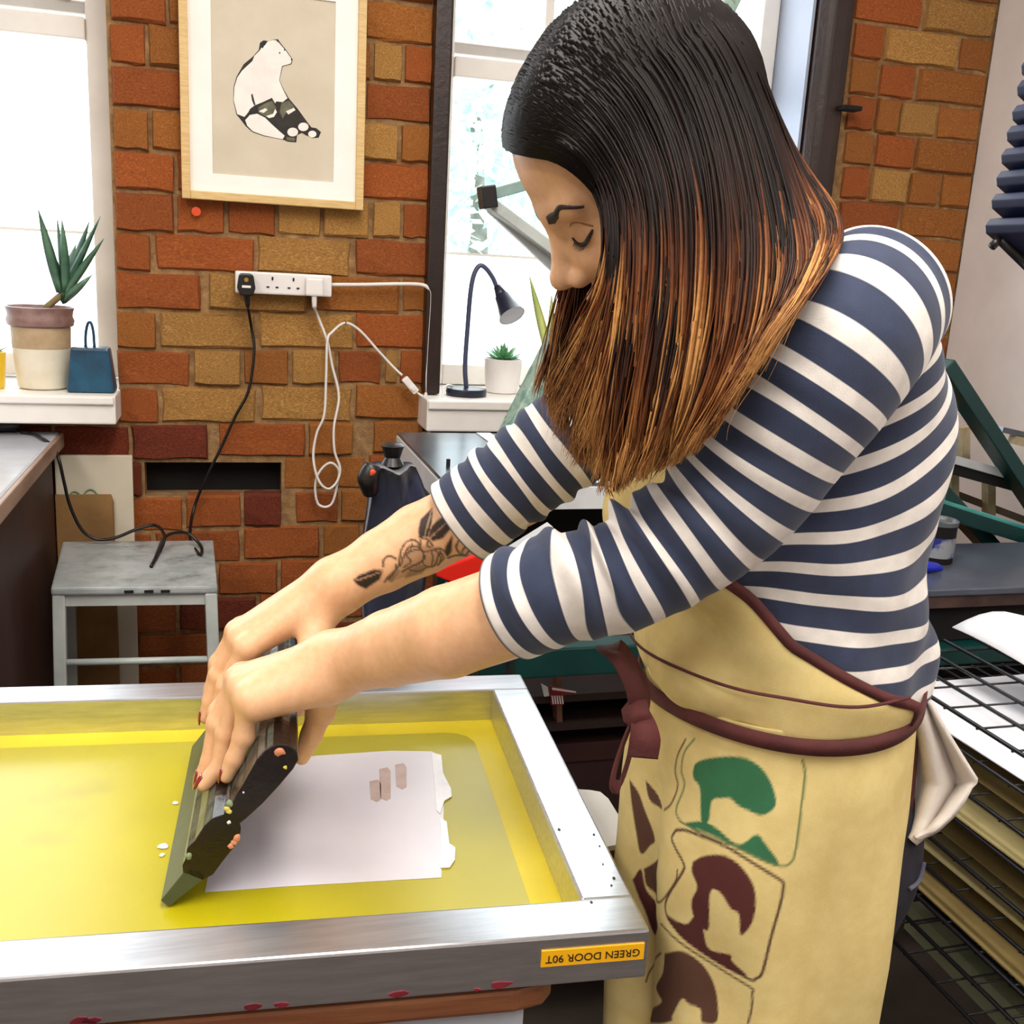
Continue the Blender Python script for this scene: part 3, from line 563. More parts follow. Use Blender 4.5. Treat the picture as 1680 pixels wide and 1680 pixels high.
sbox('right_bar', 0, BW, BW, SW-BW, ZB, ZT-.0002, M_alu, scr, .0025); sbox('left_bar', SL-BW, SL, BW, SW-BW, ZB, ZT, M_alu, scr, .0025)
mesh_ = sbox('mesh', BW, SL-BW, BW, SW-BW, ZB+.002, ZB+.0035, M_mesh, scr); ZM = ZB+.0037
def rpoly(u0, u1, v0, v1, r, z, jit=0, n=8):
    out = []
    for cu, cv, a0 in ((u0+r, v0+r, 180), (u1-r, v0+r, 270), (u1-r, v1-r, 0), (u0+r, v1-r, 90)):
        for i in range(n):
            a = math.radians(a0+90*i/(n-1)); out.append(S(cu+r*math.cos(a)+random.uniform(-jit, jit), cv+r*math.sin(a)+random.uniform(-jit, jit), z))
    return out
prism('emulsion', rpoly(BW+.030, SL-.10, BW+.022, SW-BW-.034, .035, ZM, .0012), (0, 0, .0004), M_emu, mesh_)
ZI = ZM+.0006
def spx(pts, z): return [WZ(x, y, z) for x, y in pts]
# printed rectangle: white ink film on the mesh, with ragged ridges at its right end
prism('ink_film', spx([(336, 1464), (372, 1290), (400, 1255), (520, 1240), (640, 1232), (708, 1233), (722, 1240), (728, 1330), (724, 1440), (600, 1447), (460, 1455)], ZI), (0, 0, .0003), M_inkwh, mesh_)
prism('ink_ridge', spx([(708, 1236), (724, 1240), (727, 1270), (740, 1295), (741, 1308), (729, 1315), (722, 1336), (716, 1330), (713, 1290)], ZI+.0004), (0, 0, .0012), M_inkth, mesh_)
prism('ink_ridge', spx([(722, 1342), (733, 1350), (737, 1385), (747, 1392), (746, 1412), (738, 1424), (722, 1425), (724, 1395)], ZI+.0004), (0, 0, .0012), M_inkth, mesh_)
M_bi = mat('faint_brown_stencil', 'b49a90', 'c2aaa2', 60, rough=.3)
for x0, y0, h in ((606, 1282, 34), (622, 1262, 52), (648, 1255, 40)):
    prism('stencil_stroke', spx([(x0, y0), (x0+14, y0-3), (x0+19, y0+4), (x0+19, y0+h-4), (x0+12, y0+h), (x0+2, y0+h-5)], ZI+.0004), (0, 0, .0002), M_bi, mesh_)
# name tape on the front face, reading upside down
lc = [S(u, -.0012, z) for u, z in ((.004, .908), (.004, .893), (.092, .893), (.092, .908))]
tape = prism('label_tape', lc, EY*.0012, mat('yellow_label_tape', 'f0b414', 'eaaa0c', 8, rough=.4), scr)
text('label_text', 'GREEN DOOR 90T', S(.048, -.0014, .9003), -EX, (0, 0, -1), .0098, mat('black_print', '15100c', '1c1612', 10, rough=.6), tape)
M_ri = mat('dried_maroon_ink', '5a1420', '7a2430', 30, rough=.45)
for i in range(14):
    u = .05+.62*random.random(); r = random.uniform(.002, .006); prism('ink_drip', [S(u+r*1.6*math.cos(t)*random.uniform(.7, 1.2), -.0008, ZB+.001+r*.7*(1+math.sin(t)*random.uniform(.6, 1))) for t in np.linspace(0, 6.283, 10)[:-1]], EY*.0008, M_ri, scr)
for i in range(7):
    u, v, r = .006+.034*random.random(), .04+.12*random.random(), random.uniform(.0006, .0015); prism('ink_speck', [S(u+r*math.cos(t), v+r*1.5*math.sin(t), ZT) for t in np.linspace(0, 6.283, 8)[:-1]], (0, 0, .0003), mat('dark_speck', '3a3c44', '24262c', 10, rough=.6), scr)

# table below
M_wd = mat('red_brown_wood', '6a3c22', '7e5030', 14, rough=.5, stretch=(.3, 6, 6), bump=.1)
brd = thing('wooden_platen', 'red-brown wooden board lying under the printing screen', 'board', S(.5, .25, .842))
o = prism('board', [S(u, v, .847) for u, v in ((.075, .022), (.085, .010), (.11, .004), (SL, .004), (SL, .50), (.075, .50))], (0, 0, .022), M_wd, brd); bevel(o, .004)
wb = thing('print_bench', 'grey-topped print bench carrying the wooden board', 'bench', S(.5, .25, 0))
sbox('bench_top', .10, 1.1, .012, .56, .800, .846, mat('pale_grey_laminate', 'a7aab2', '989ba4', 5, rough=.4), wb, .003)
for u, v in ((.16, .06), (1.0, .06), (.16, .5), (1.0, .5)): sbox('leg', u, u+.05, v, v+.05, 0, .80, M_dw, wb, .003)
wt = thing('white_tray_end', 'white rounded laminate shelf end sticking out beside the screen', 'shelf', S(-.02, .3, .845))
P = [WZ(x, y, .868) for x, y in ((880, 1290), (968, 1296), (985, 1299), (998, 1310), (1029, 1360), (1031, 1372), (1020, 1384), (940, 1400))]
o = prism('laminate_top', P, (0, 0, -.006), M_white, wt); prism('chipboard_core', [p-(0, 0, .006) for p in P], (0, 0, -.020), mat('chipboard', '8a5a3c', '6c4028', 40, rough=.9), wt)
bn = thing('blue_bin', 'royal blue plastic bin under the right end of the bench', 'bin', (.19, .80, 0))
lathe('bucket', [(.09, 0), (.10, .01), (.125, .62), (.132, .625), (.132, .64), (.120, .64), (.115, .60), (.09, .03), (.001, .02)], (.19, .80, 0), mat('royal_blue_plastic', '102a9c', '0c2280', 4, rough=.4), bn, seg=40)

# ------------------------------------------------------------------ squeegee
SQO = np.array([-.0547, .8481, .8790]); SQN = nrm((.06, .998, 0)); SQU = np.array([SQN[1], -SQN[0], 0])
Q = lambda u, off, z: SQO + SQU*u + SQN*off + EZ*z
SQL = .300
def bcol(name, dark, light, sc, thr): return mat(name, dark, light, sc, rough=.24, bump=.3, bscale=50, thr=thr, c3='7f8a84', spec=.6)
M_sq = mat('black_glossy_paint', '120a09', '1c1110', 18, rough=.26, bump=.35, bscale=45)
M_sf = bcol('smeared_grey_paint', '1c1a17', '555d56', 22, (.36, .60))
M_rub = mat('olive_rubber_blade', '3c4430', '4c5640', 12, rough=.35, c3='606a50')
sq = thing('squeegee', 'black paint-crusted wooden squeegee pushed across the yellow mesh', 'squeegee', Q(.02, .15, 0))
bl = prism('blade', [Q(u, 0, z) for u, z in ((-.0057, .0072), (.0008, .0003), (.0044, .0032), (.0335, .0275), (.0240, .0400), (.0136, .0329))], SQN*SQL, M_rub, sq, bev=.0008)
hp = [(.0297, .0240), (.0395, .0296), (.0484, .0429), (.0584, .0561), (.0628, .0646), (.0639, .0733), (.0629, .0783), (.0684, .0830), (.0826, .0970), (.0968, .1135), (.1088, .1288), (.1132, .1372), (.1120, .1458), (.1055, .1516), (.0985, .1535), (.0924, .1528), (.0849, .1483), (.0773, .1390), (.0664, .1177), (.0599, .1058), (.0533, .0926), (.0489, .0880), (.0392, .0849), (.0316, .0767), (.0239, .0636), (.0173, .0566), (.0160, .0466), (.0132, .0405), (.0136, .0329)]
ho = prism('handle', [Q(u, 0, z) for u, z in hp], SQN*SQL, M_sq, sq)
me = ho.data; me.materials.append(M_sf)
for p in me.polygons:
    if len(p.vertices) == 4:
        n = p.normal; p.use_smooth = False
        if n.x < -.35: p.material_index = 1
bevel(ho, .0012, 2)
def blob(name, c, r, m, par, ax=(0, -1, 0), fl=.35):
    c = np.asarray(c, float); z = nrm(ax); x = nrm(np.cross(z, (.1, .2, 1))); y = np.cross(z, x); V = [c+z*r*fl]; Fc = []; k = 9; rr = [r*random.uniform(.7, 1.25) for _ in range(k)]
    for i, (s, h) in enumerate(((.6, .25), (1.0, -.03))):
        for j in range(k): t = 2*math.pi*j/k; V.append(c+z*r*h*fl/.35+rr[j]*s*(math.cos(t)*x+math.sin(t)*y))
    for j in range(k): Fc += [(0, 1+j, 1+(j+1) % k), (1+j, 1+k+j, 1+k+(j+1) % k, 1+(j+1) % k)]
    return obj(name, V, Fc, m, par, smooth=True)
M_by = mat('dried_yellow_ink', 'd8cc60', 'c8b840', 20, rough=.5); M_bk = mat('dried_pink_ink', 'd89470', 'c47c58', 20, rough=.5); M_bgn = mat('dried_sage_ink', '8c9a78', '74845f', 20, rough=.5)
for u, z, r, m in ((.054, .099, .0035, M_bgn), (.052, .094, .003, M_by), (.0535, .091, .0025, M_by), (.0535, .0805, .0018, M_inkth), (.060, .065, .0038, M_bk), (.0575, .060, .003, M_bk), (.055, .057, .0028, M_bk), (.097, .1465, .005, M_bk), (.102, .131, .002, M_by), (.019, .050, .0035, M_bgn), (.066, .109, .001, M_inkth)):
    blob('ink_blob', Q(u, -.0004, z), r, m, sq)
for px, py, r in ((268, 1388, .0035), (287, 1317, .0022), (266, 1402, .002)): blob('ink_blob', WZ(px, py, ZI+.001), r*1.4, M_inkth, mesh_, ax=(0, 0, 1))

# ------------------------------------------------------------------ green hand press behind the arms
M_gr = mat('dark_green_enamel', '06302f', '0a3c38', 6, rough=.35, bump=.1, bscale=30); M_grw = mat('chipped_green_enamel', '5c7f74', '93ab9c', 34, rough=.45, c3='1c1614', thr=(.40, .56))
M_stl = mat('worn_steel', '70757e', '545962', 8, rough=.26, metal=.85); M_stw = mat('pale_steel', 'd8dadc', 'c4c6c8', 8, rough=.4, metal=.2)
pr_ = thing('hand_press', 'green enamelled hand press with steel bed and lever arms below the window', 'press', (.75, 1.8, 0))
zb = 1.108; bx0 = .336
box('bed_plate', (bx0, 1.565, zb-.006), (.965, 2.05, zb), M_stl, pr_, bev=.001)
box('bed_edge', (bx0-.002, 1.563, zb-.045), (bx0+.010, 2.05, zb-.0065), M_stw, pr_, bev=.001); box('bed_front', (bx0+.012, 1.563, zb-.045), (.965, 1.575, zb-.0065), M_stw, pr_, bev=.001)
box('green_rail', (bx0+.004, 1.60, zb-.10), (bx0+.04, 2.04, zb-.046), M_gr, pr_, bev=.003)
for i in range(7): box('bed_slot', (.50+i*.045, 1.93, zb), (.53+i*.045, 2.045, zb+.002), M_stw, pr_)
box('bed_stop', (bx0+.03, 1.70, zb-.03), (bx0+.036, 1.706, zb+.012), M_dark, pr_)
# pale front edge seen between the arms
q0, q1 = WY(800, 930, 1.50), WY(905, 865, 1.50)
bar('stop_bar', q0, q1, .012, .030, M_stw, pr_, up=(0, -1, 0), bev=.001)
# main cross beam, legs
g0, g1 = WY(842, 1082, 1.52), WY(1020, 1072, 1.52)
bar('cross_beam', g0, g0+(.54, 0, 0.0), .05, .050, M_gr, pr_, bev=.003)
for x, y in ((.42, 1.62), (.42, 2.0), (.91, 1.62), (.91, 2.0)): box('leg', (x, y, 0), (x+.05, y+.05, zb-.046), M_gr, pr_, bev=.003)
# long lever arm rising behind the head, and the hinged frame end
l0, l1 = WY(820, 745, 1.72), WY(1205, -20, 1.95)
bar('lever_arm', l0, l1, .030, .052, M_grw, pr_, up=(0, -1, 0), bev=.003)
e0 = WY(795, 322, 1.9); e1 = WY(1010, 262, 1.9); e2 = WY(945, 440, 1.9)
bar('frame_arm', e0, e1, .020, .034, mat('grey_green_enamel', '8aa29c', '74908a', 10, rough=.4), pr_, up=(0, -1, 0), bev=.002)
bar('frame_arm', e0+(.01, 0, -.012), e2, .020, .042, mat('pale_grey_enamel', 'b9bdb8', 'a2a8a4', 10, rough=.4), pr_, up=(0, -1, 0), bev=.002)
bar('frame_arm', WY(805, 340, 1.93), WY(935, 462, 1.93), .02, .018, M_stw, pr_, up=(0, -1, 0), bev=.002)
bar('end_cap', WY(787, 325, 1.885), WY(812, 322, 1.885), .04, .036, M_bp, pr_, up=(0, -1, 0), bev=.003)
# red release lever
r0, r1 = WY(712, 948, 1.45), WY(800, 928, 1.45)
rd = thing('red_lever', 'chipped red enamel lever showing between the two forearms', 'lever', r0)
o = prism('lever_plate', [WY(x, y, 1.45) for x, y in ((714, 938), (735, 928), (800, 905), (806, 925), (790, 940), (745, 958), (716, 946))], (0, .05, 0), mat('chipped_red_enamel', 'd01c10', 'b8140c', 10, rough=.35, c3='4a0c08', thr=(.5, .72)), rd); bevel(o, .003)
bar('lever_stem', WY(740, 950, 1.47), WY(742, 1040, 1.47), .012, .012, M_dark, rd, up=(0, -1, 0)); bar('steel_pin', WY(733, 955, 1.455), WY(729, 985, 1.455), .004, .004, M_stw, rd, up=(0, -1, 0))
tk = WY(800, 918, 1.47); bar('teal_knob', tk-(.012, 0, 0), tk+(.018, 0, .004), .02, .022, M_grw, rd, up=(0, -1, 0), bev=.004)

# navy apron hanging from the press corner, with black strap and clip
nc = thing('navy_apron', 'crumpled navy blue apron hanging from the corner of the press', 'apron', WY(640, 1100, 1.53))
M_nv = mat('navy_cloth', '0d1024', '161a36', 12, rough=.95, bump=.4, bscale=30, sheen=.3)
rowsC = [(768, 612, 682), (790, 612, 692), (820, 608, 702), (860, 603, 708), (900, 597, 705), (960, 594, 700), (1020, 598, 690), (1080, 602, 680), (1180, 606, 672), (1320, 610, 668)]
V = []; nC = 16
for side in (0, 1):
    for ri, (y, xa, xb) in enumerate(rowsC):
        for j in range(nC):
            f = j/(nC-1); b = .022*math.sin(math.pi*f)**.6+.005*math.sin(f*13+ri*1.1)+.004*math.sin(f*27-ri*1.7)+.006*math.sin(ri*1.3+f*4)
            V.append(WY(xa+(xb-xa)*f, y, 1.52)+np.array((0, -b if side == 0 else .030+.3*b, .004*math.sin(f*9)))) 
nr = len(rowsC); Fc = []
for s in (0, 1):
    for i in range(nr-1):
        for j in range(nC-1):
            q = (s*nr*nC+i*nC+j, s*nr*nC+i*nC+j+1, s*nr*nC+(i+1)*nC+j+1, s*nr*nC+(i+1)*nC+j); Fc.append(q if s else q[::-1])
B = nr*nC
for i in range(nr-1): Fc += [(i*nC, (i+1)*nC, B+(i+1)*nC, B+i*nC), (i*nC+nC-1, B+i*nC+nC-1, B+(i+1)*nC+nC-1, (i+1)*nC+nC-1)]
for j in range(nC-1): Fc += [(j, B+j, B+j+1, j+1)]
obj('cloth', V, Fc, M_nv, nc, smooth=True)
tube('strap_roll', [WY(612, 762, 1.49), WY(604, 785, 1.49), WY(608, 808, 1.5)], [.012, .017, .012], M_bp, nc, n=8)
blob('orange_tag', WY(611, 776, 1.472), .005, mat('orange_tag', 'd8502c', 'b83c1c', 10, rough=.5), nc)
hb = WY(644, 750, 1.54); lathe('black_clamp', [(.014, -.02), (.019, -.012), (.012, 0), (.016, .012), (.018, .018), (.012, .022)], hb, M_bp, nc, seg=18)

# shelf of dark stock under the press, seen below the arm
sh_ = pr_
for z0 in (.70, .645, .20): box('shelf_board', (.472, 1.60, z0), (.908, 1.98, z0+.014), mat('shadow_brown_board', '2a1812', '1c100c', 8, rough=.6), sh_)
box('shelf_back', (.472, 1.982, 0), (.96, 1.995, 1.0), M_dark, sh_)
bxx = thing('brown_box', 'dark brown box standing on the lowest shelf under the press', 'box', (.7, 1.75, .215))
box('carton', (.48, 1.64, .215), (.895, 1.95, .56), mat('dark_brown_card', '341410', '280e0c', 6, rough=.8), bxx, bev=.003); box('lid', (.477, 1.635, .561), (.90, 1.955, .60), mat('dark_brown_card_lid', '3c1a14', '2c100c', 6, rough=.8), bxx, bev=.003)
tg = WY(918, 1140, 1.58)
rb = thing('striped_ribbon', 'red and white striped ribbon end hanging under the press beam', 'ribbon', tg)
M_rr = mat('red_ribbon', 'a01c24', '8a141c', 10, rough=.6)
prism('red_tail', [WY(x, y, 1.58) for x, y in ((903, 1128), (925, 1130), (924, 1157), (904, 1157))], (0, .003, 0), M_rr, rb)
prism('red_band', [WY(x, y, 1.577) for x, y in ((903, 1126), (945, 1136), (945, 1139), (903, 1137))], (0, .003, 0), M_rr, rb)
for i in range(5): prism('white_stripe', [WY(x, y, 1.574) for x, y in ((905+i*4, 1142), (907+i*4, 1142), (909+i*4, 1155), (907+i*4, 1155))], (0, .002, 0), M_pl, rb)
prism('white_stripe', [WY(x, y, 1.572) for x, y in ((906, 1129), (945, 1135), (945, 1137), (906, 1132))], (0, .002, 0), M_pl, rb)
prism('paper_end', [WY(x, y, 1.576) for x, y in ((888, 1122), (899, 1128), (901, 1142), (893, 1143))], (0, .003, 0), M_pl, rb)
bwn = thing('hanging_board', 'narrow brown wooden board hanging below the press beam behind the ribbon', 'board', WY(912, 1150, 1.62)); bar('slat', WY(912, 1095, 1.62), WY(915, 1190, 1.62), .010, .028, mat('mid_brown_slat', '6a4434', '543428', 10, rough=.7), bwn, up=(0, -1, 0))

# ------------------------------------------------------------------ right: dark work table, press frame, tin
tz = .955
rt = thing('dark_work_table', 'dark steel work table behind the woman at the right edge', 'table', (1.5, 1.55, 0))
ty0 = WZ(1600, 966, tz)[1]
box('table_top', (.99, ty0, tz-.012), (1.84, 1.68, tz), mat('dark_steel_sheet', '6a7080', '565c6a', 5, rough=.28, metal=.5), rt, bev=.002)  # base colour lightened to blue-grey for the window's reflection in the top
box('rusty_edge', (.99, ty0+.004, tz-.034), (1.84, ty0+.03, tz-.0125), mat('rusty_edge', '5a4038', '2c1c1a', 8, rough=.7, c3='6a5a54'), rt)
box('table_apron', (.99, ty0+.02, tz-.10), (1.84, ty0+.05, tz-.035), M_dark, rt); box('green_rail', (.99, ty0-.01, tz-.135), (1.84, ty0+.03, tz-.102), M_gr, rt, bev=.003)
for x in (1.0, 1.78): box('leg', (x, ty0+.03, 0), (x+.05, ty0+.08, tz-.035), M_gr, rt)
box('lower_back', (1.0, 1.66, .1), (1.84, 1.672, tz-.04), M_dark, rt)
tb = WZ(1533, 920, tz)
tin = thing('ink_tin', 'blue and grey labelled ink tin on the dark work table', 'tin', tb)
lathe('can', [(.030, 0), (.031, .002), (.031, .070), (.032, .073)], tb, M_dark, tin, seg=28); lathe('label', [(.0314, .012), (.0314, .050)], tb, mat('grey_blue_label', '8f9296', '1c2a78', 9, rough=.5, thr=(.46, .5)), tin, seg=28)
lathe('lid', [(.032, .072), (.033, .080), (.029, .082), (.028, .078), (.001, .078)], tb, mat('tin_lid', '9aa0a4', '7c8286', 8, rough=.3, metal=.8), tin, seg=28)
bt = WZ(1520, 938, tz); bo = thing('blue_bottle', 'shiny blue ink tube lying in front of the tin', 'tube', bt)
tube('tube_body', [bt+(-.06, .0, .011), bt+(-.02, -.004, .011), bt+(.012, -.008, .010), bt+(.024, -.010, .007)], [.011, .0115, .009, .004], mat('shiny_blue', '0c1fb0', '081684', 5, rough=.15), bo, n=14)
M_lg = mat('lit_green_rail_top', '2f8a84', '5fb4ac', 10, rough=.35, c3='a8d8d0', stretch=(.3, 5, 5)); M_cw = mat('cream_wood_block', 'b8a888', '94845f', 12, rough=.6)
rp = thing('screen_rack_frame', 'dark green braced steel frame with pale rails standing behind the dark table', 'frame', (1.65, 1.9, 0))
bar('brace', WY(1545, 596, 1.80), WY(1705, 838, 1.80), .03, .052, M_gr, rp, up=(0, -1, 0), bev=.003)
bar('brace', WY(1530, 795, 1.76), WY(1650, 925, 1.76), .03, .05, M_gr, rp, up=(0, -1, 0), bev=.003)
h0, h1 = WY(1520, 829, 1.73), WY(1720, 892, 1.73)
bar('lower_rail', h0, h1, .05, .030, M_gr, rp, up=(0, 0, 1), bev=.002); bar('rail_top', h0+(0, 0, .018), h1+(0, 0, .018), .05, .008, M_lg, rp, up=(0, 0, 1), bev=.002)  # top strip painted paler green for the light falling on it
w0_, w1_ = WY(1540, 747, 1.84), WY(1720, 797, 1.84)
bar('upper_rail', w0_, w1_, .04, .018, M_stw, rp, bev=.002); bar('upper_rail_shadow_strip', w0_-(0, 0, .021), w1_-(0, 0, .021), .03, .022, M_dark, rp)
bar('back_rail', WY(1540, 800, 1.92), WY(1720, 868, 1.92), .02, .016, mat('brown_rail', '6a5848', '52443a', 9, rough=.6), rp)
for x, y0, y1 in ((1622, 785, 900), (1580, 700, 770), (1562, 770, 845)): bar('wood_post', WY(x, y1, 1.90), WY(x, y0, 1.90), .020, .022, M_cw, rp, up=(0, -1, 0))
bar('clamp', WY(1640, 704, 1.82), WY(1720, 722, 1.82), .02, .012, M_stl, rp); bar('wing', WY(1660, 720, 1.82), WY(1720, 735, 1.82), .02, .02, M_cw, rp)
for x in (1.48, 1.80): box('upright', (x, 1.86, 0), (x+.03, 1.89, 1.15), M_gr, rp)

# ------------------------------------------------------------------ wire drying rack
M_wr = mat('black_wire', '0e0c10', '17141a', 10, rough=.4)
rk = thing('drying_rack', 'black wire print drying rack behind the woman at the right', 'drying rack', (1.2, .9, 0))
RX0, RX1, RY0, RY1 = .897, 1.46, .30, 1.235
for k in range(9):
    z = .925-.046*k; fx = RX0+.004*(k % 2)
    sf = tube('shelf_wire', [(fx, RY0, z), (fx, RY1, z)], .0028, M_wr, rk, sides=6)
    for x in np.linspace(fx+.055, RX1, 10): tube('shelf_wire', [(x, RY0, z), (x, RY1+.02, z)], .0026 if k < 4 else .002, M_wr, rk, sides=6)
    for y in np.arange(RY0, RY1+.01, .0615): tube('cross_wire', [(fx, y, z-.004), (RX1, y, z-.004)], .0016, M_wr, rk, sides=5)
for y in (RY0+.02, RY1+.015):
    for x in (RX0+.05, RX1+.03): box('upright', (x, y, 0), (x+.02, y+.02, 1.0 if x < 1.2 else 1.95), M_wr, rk)
# shelves folded up on the far side
tips = [(1615, 370), (1625, 329), (1633, 292), (1641, 255), (1650, 218), (1659, 184), (1667, 143), (1674, 108), (1683, 70), (1691, 33), (1700, -6)]
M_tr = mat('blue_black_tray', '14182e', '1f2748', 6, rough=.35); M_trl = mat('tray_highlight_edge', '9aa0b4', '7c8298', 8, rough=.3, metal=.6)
for x, y in tips:
    p = WY(x, y, 1.22); dn = nrm((.66, 0, -.75)); up = np.array((.34, 0, .02))
    poly = [p, p+(.006, 0, .009), p+(.020, 0, .011), p+(.32, 0, .035), p+(.32, 0, -.02), p+(.055, 0, -.036), p+(.045, 0, -.034), p+(.003, 0, -.010)]
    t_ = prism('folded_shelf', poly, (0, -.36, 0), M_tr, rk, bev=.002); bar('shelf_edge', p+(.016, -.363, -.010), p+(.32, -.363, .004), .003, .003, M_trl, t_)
tube('support_strut', [WY(1627, 405, 1.2), WY(1640, 392, 1.2)], .006, M_bp, rk, sides=8); tube('support_strut', [WY(1640, 392, 1.2), WY(1720, 470, 1.2)], .007, M_bp, rk, sides=8)
# paper on the shelves
M_pw = mat('bright_white_paper', 'eeeef2', 'e6e6ec', 4, rough=.7); M_kr = mat('kraft_paper', '9a8450', '86703e', 5, rough=.8); M_kr2 = mat('buff_paper', 'c4b480', 'b0a06c', 5, rough=.8)
def sheet(name, x0, x1, y0, y1, z, m, label, th=.0012, rot=0.0, curl=0.0):
    n = 9; V = []; cx, cy = (x0+x1)/2, (y0+y1)/2; c, s = math.cos(rot), math.sin(rot)
    for zz in (z, z+th):
        for i in range(n):
            for j in range(n):
                x = x0+(x1-x0)*i/(n-1); y = y0+(y1-y0)*j/(n-1); dz = curl*((i/(n-1))**3+.3*(j/(n-1))**2)
                V.append((cx+(x-cx)*c-(y-cy)*s, cy+(x-cx)*s+(y-cy)*c, zz+dz))
    Fc = []
    for b in (0, n*n):
        for i in range(n-1):
            for j in range(n-1):
                q = (b+i*n+j, b+(i+1)*n+j, b+(i+1)*n+j+1, b+i*n+j+1); Fc.append(q if b else q[::-1])
    rim = [i*n for i in range(n)]+[(n-1)*n+j for j in range(1, n)]+[i*n+n-1 for i in range(n-2, -1, -1)]+[j for j in range(n-2, 0, -1)]
    for a, b in zip(rim, rim[1:]+rim[:1]): Fc.append((a, b, n*n+b, n*n+a))
    return tag(obj(name, V, Fc, m, None, smooth=False), label, 'paper', 'prints drying on the wire rack')
sheet('paper_sheet', .915, 1.40, .62, 1.20, .884, M_pw, 'white paper sheet on the second wire shelf of the drying rack', rot=.03)
for k, m, lb in ((2, M_kr, 'olive kraft sheet on the third wire shelf of the drying rack'), (3, M_kr2, 'pale buff sheet on the fourth wire shelf of the drying rack'), (4, M_kr, 'kraft sheet on the fifth wire shelf, just below the pale buff sheet'), (5, M_kr2, 'buff sheet on the sixth wire shelf of the drying rack'), (6, M_kr, 'kraft sheet on the lowest papered wire shelf of the rack')):
    sheet('paper_sheet', .905+.012*(k % 3), 1.40, .45, 1.16, .929-.046*k, m, lb, rot=.02*(k % 2), th=.0025)
# crumpled white sheet on top
cp = WY(1560, 1075, 1.05)
V = []; n = 22
g = {}
for i in range(n):
    for j in range(n):
        f, h = i/(n-1), j/(n-1)
        x = 1.03+.42*f; y = .72+.46*h; z = .931+.075*math.exp(-((f-.18)**2*14+(h-.9)**2*5))+.05*f*f+.022*math.sin(f*6+h*3)*f+.012*math.sin(h*9+f*4)*f
        V.append((x+.02*math.sin(h*5), y-.04*f, z))
Fc = [(i*n+j, (i+1)*n+j, (i+1)*n+j+1, i*n+j+1) for i in range(n-1) for j in range(n-1)]
o = obj('crumpled_paper', V, Fc, M_pw, None, smooth=True); tag(o, 'big crumpled white sheet draped over the top of the drying rack', 'paper')
sm = o.modifiers.new('thick', 'SOLIDIFY'); sm.thickness = .0015
# grey skirting board and low box under the rack
lo_ = thing('pale_green_plank', 'pale sage green plank edge low under the drying rack', 'plank', WZ(1600, 1600, .45))
a0, a1 = WZ(1500, 1500, .50), WZ(1700, 1700, .50); bar('plank', a0, a1, .03, .045, mat('sage_plank', '9aa07e', '868c6a', 6, rough=.7), lo_)
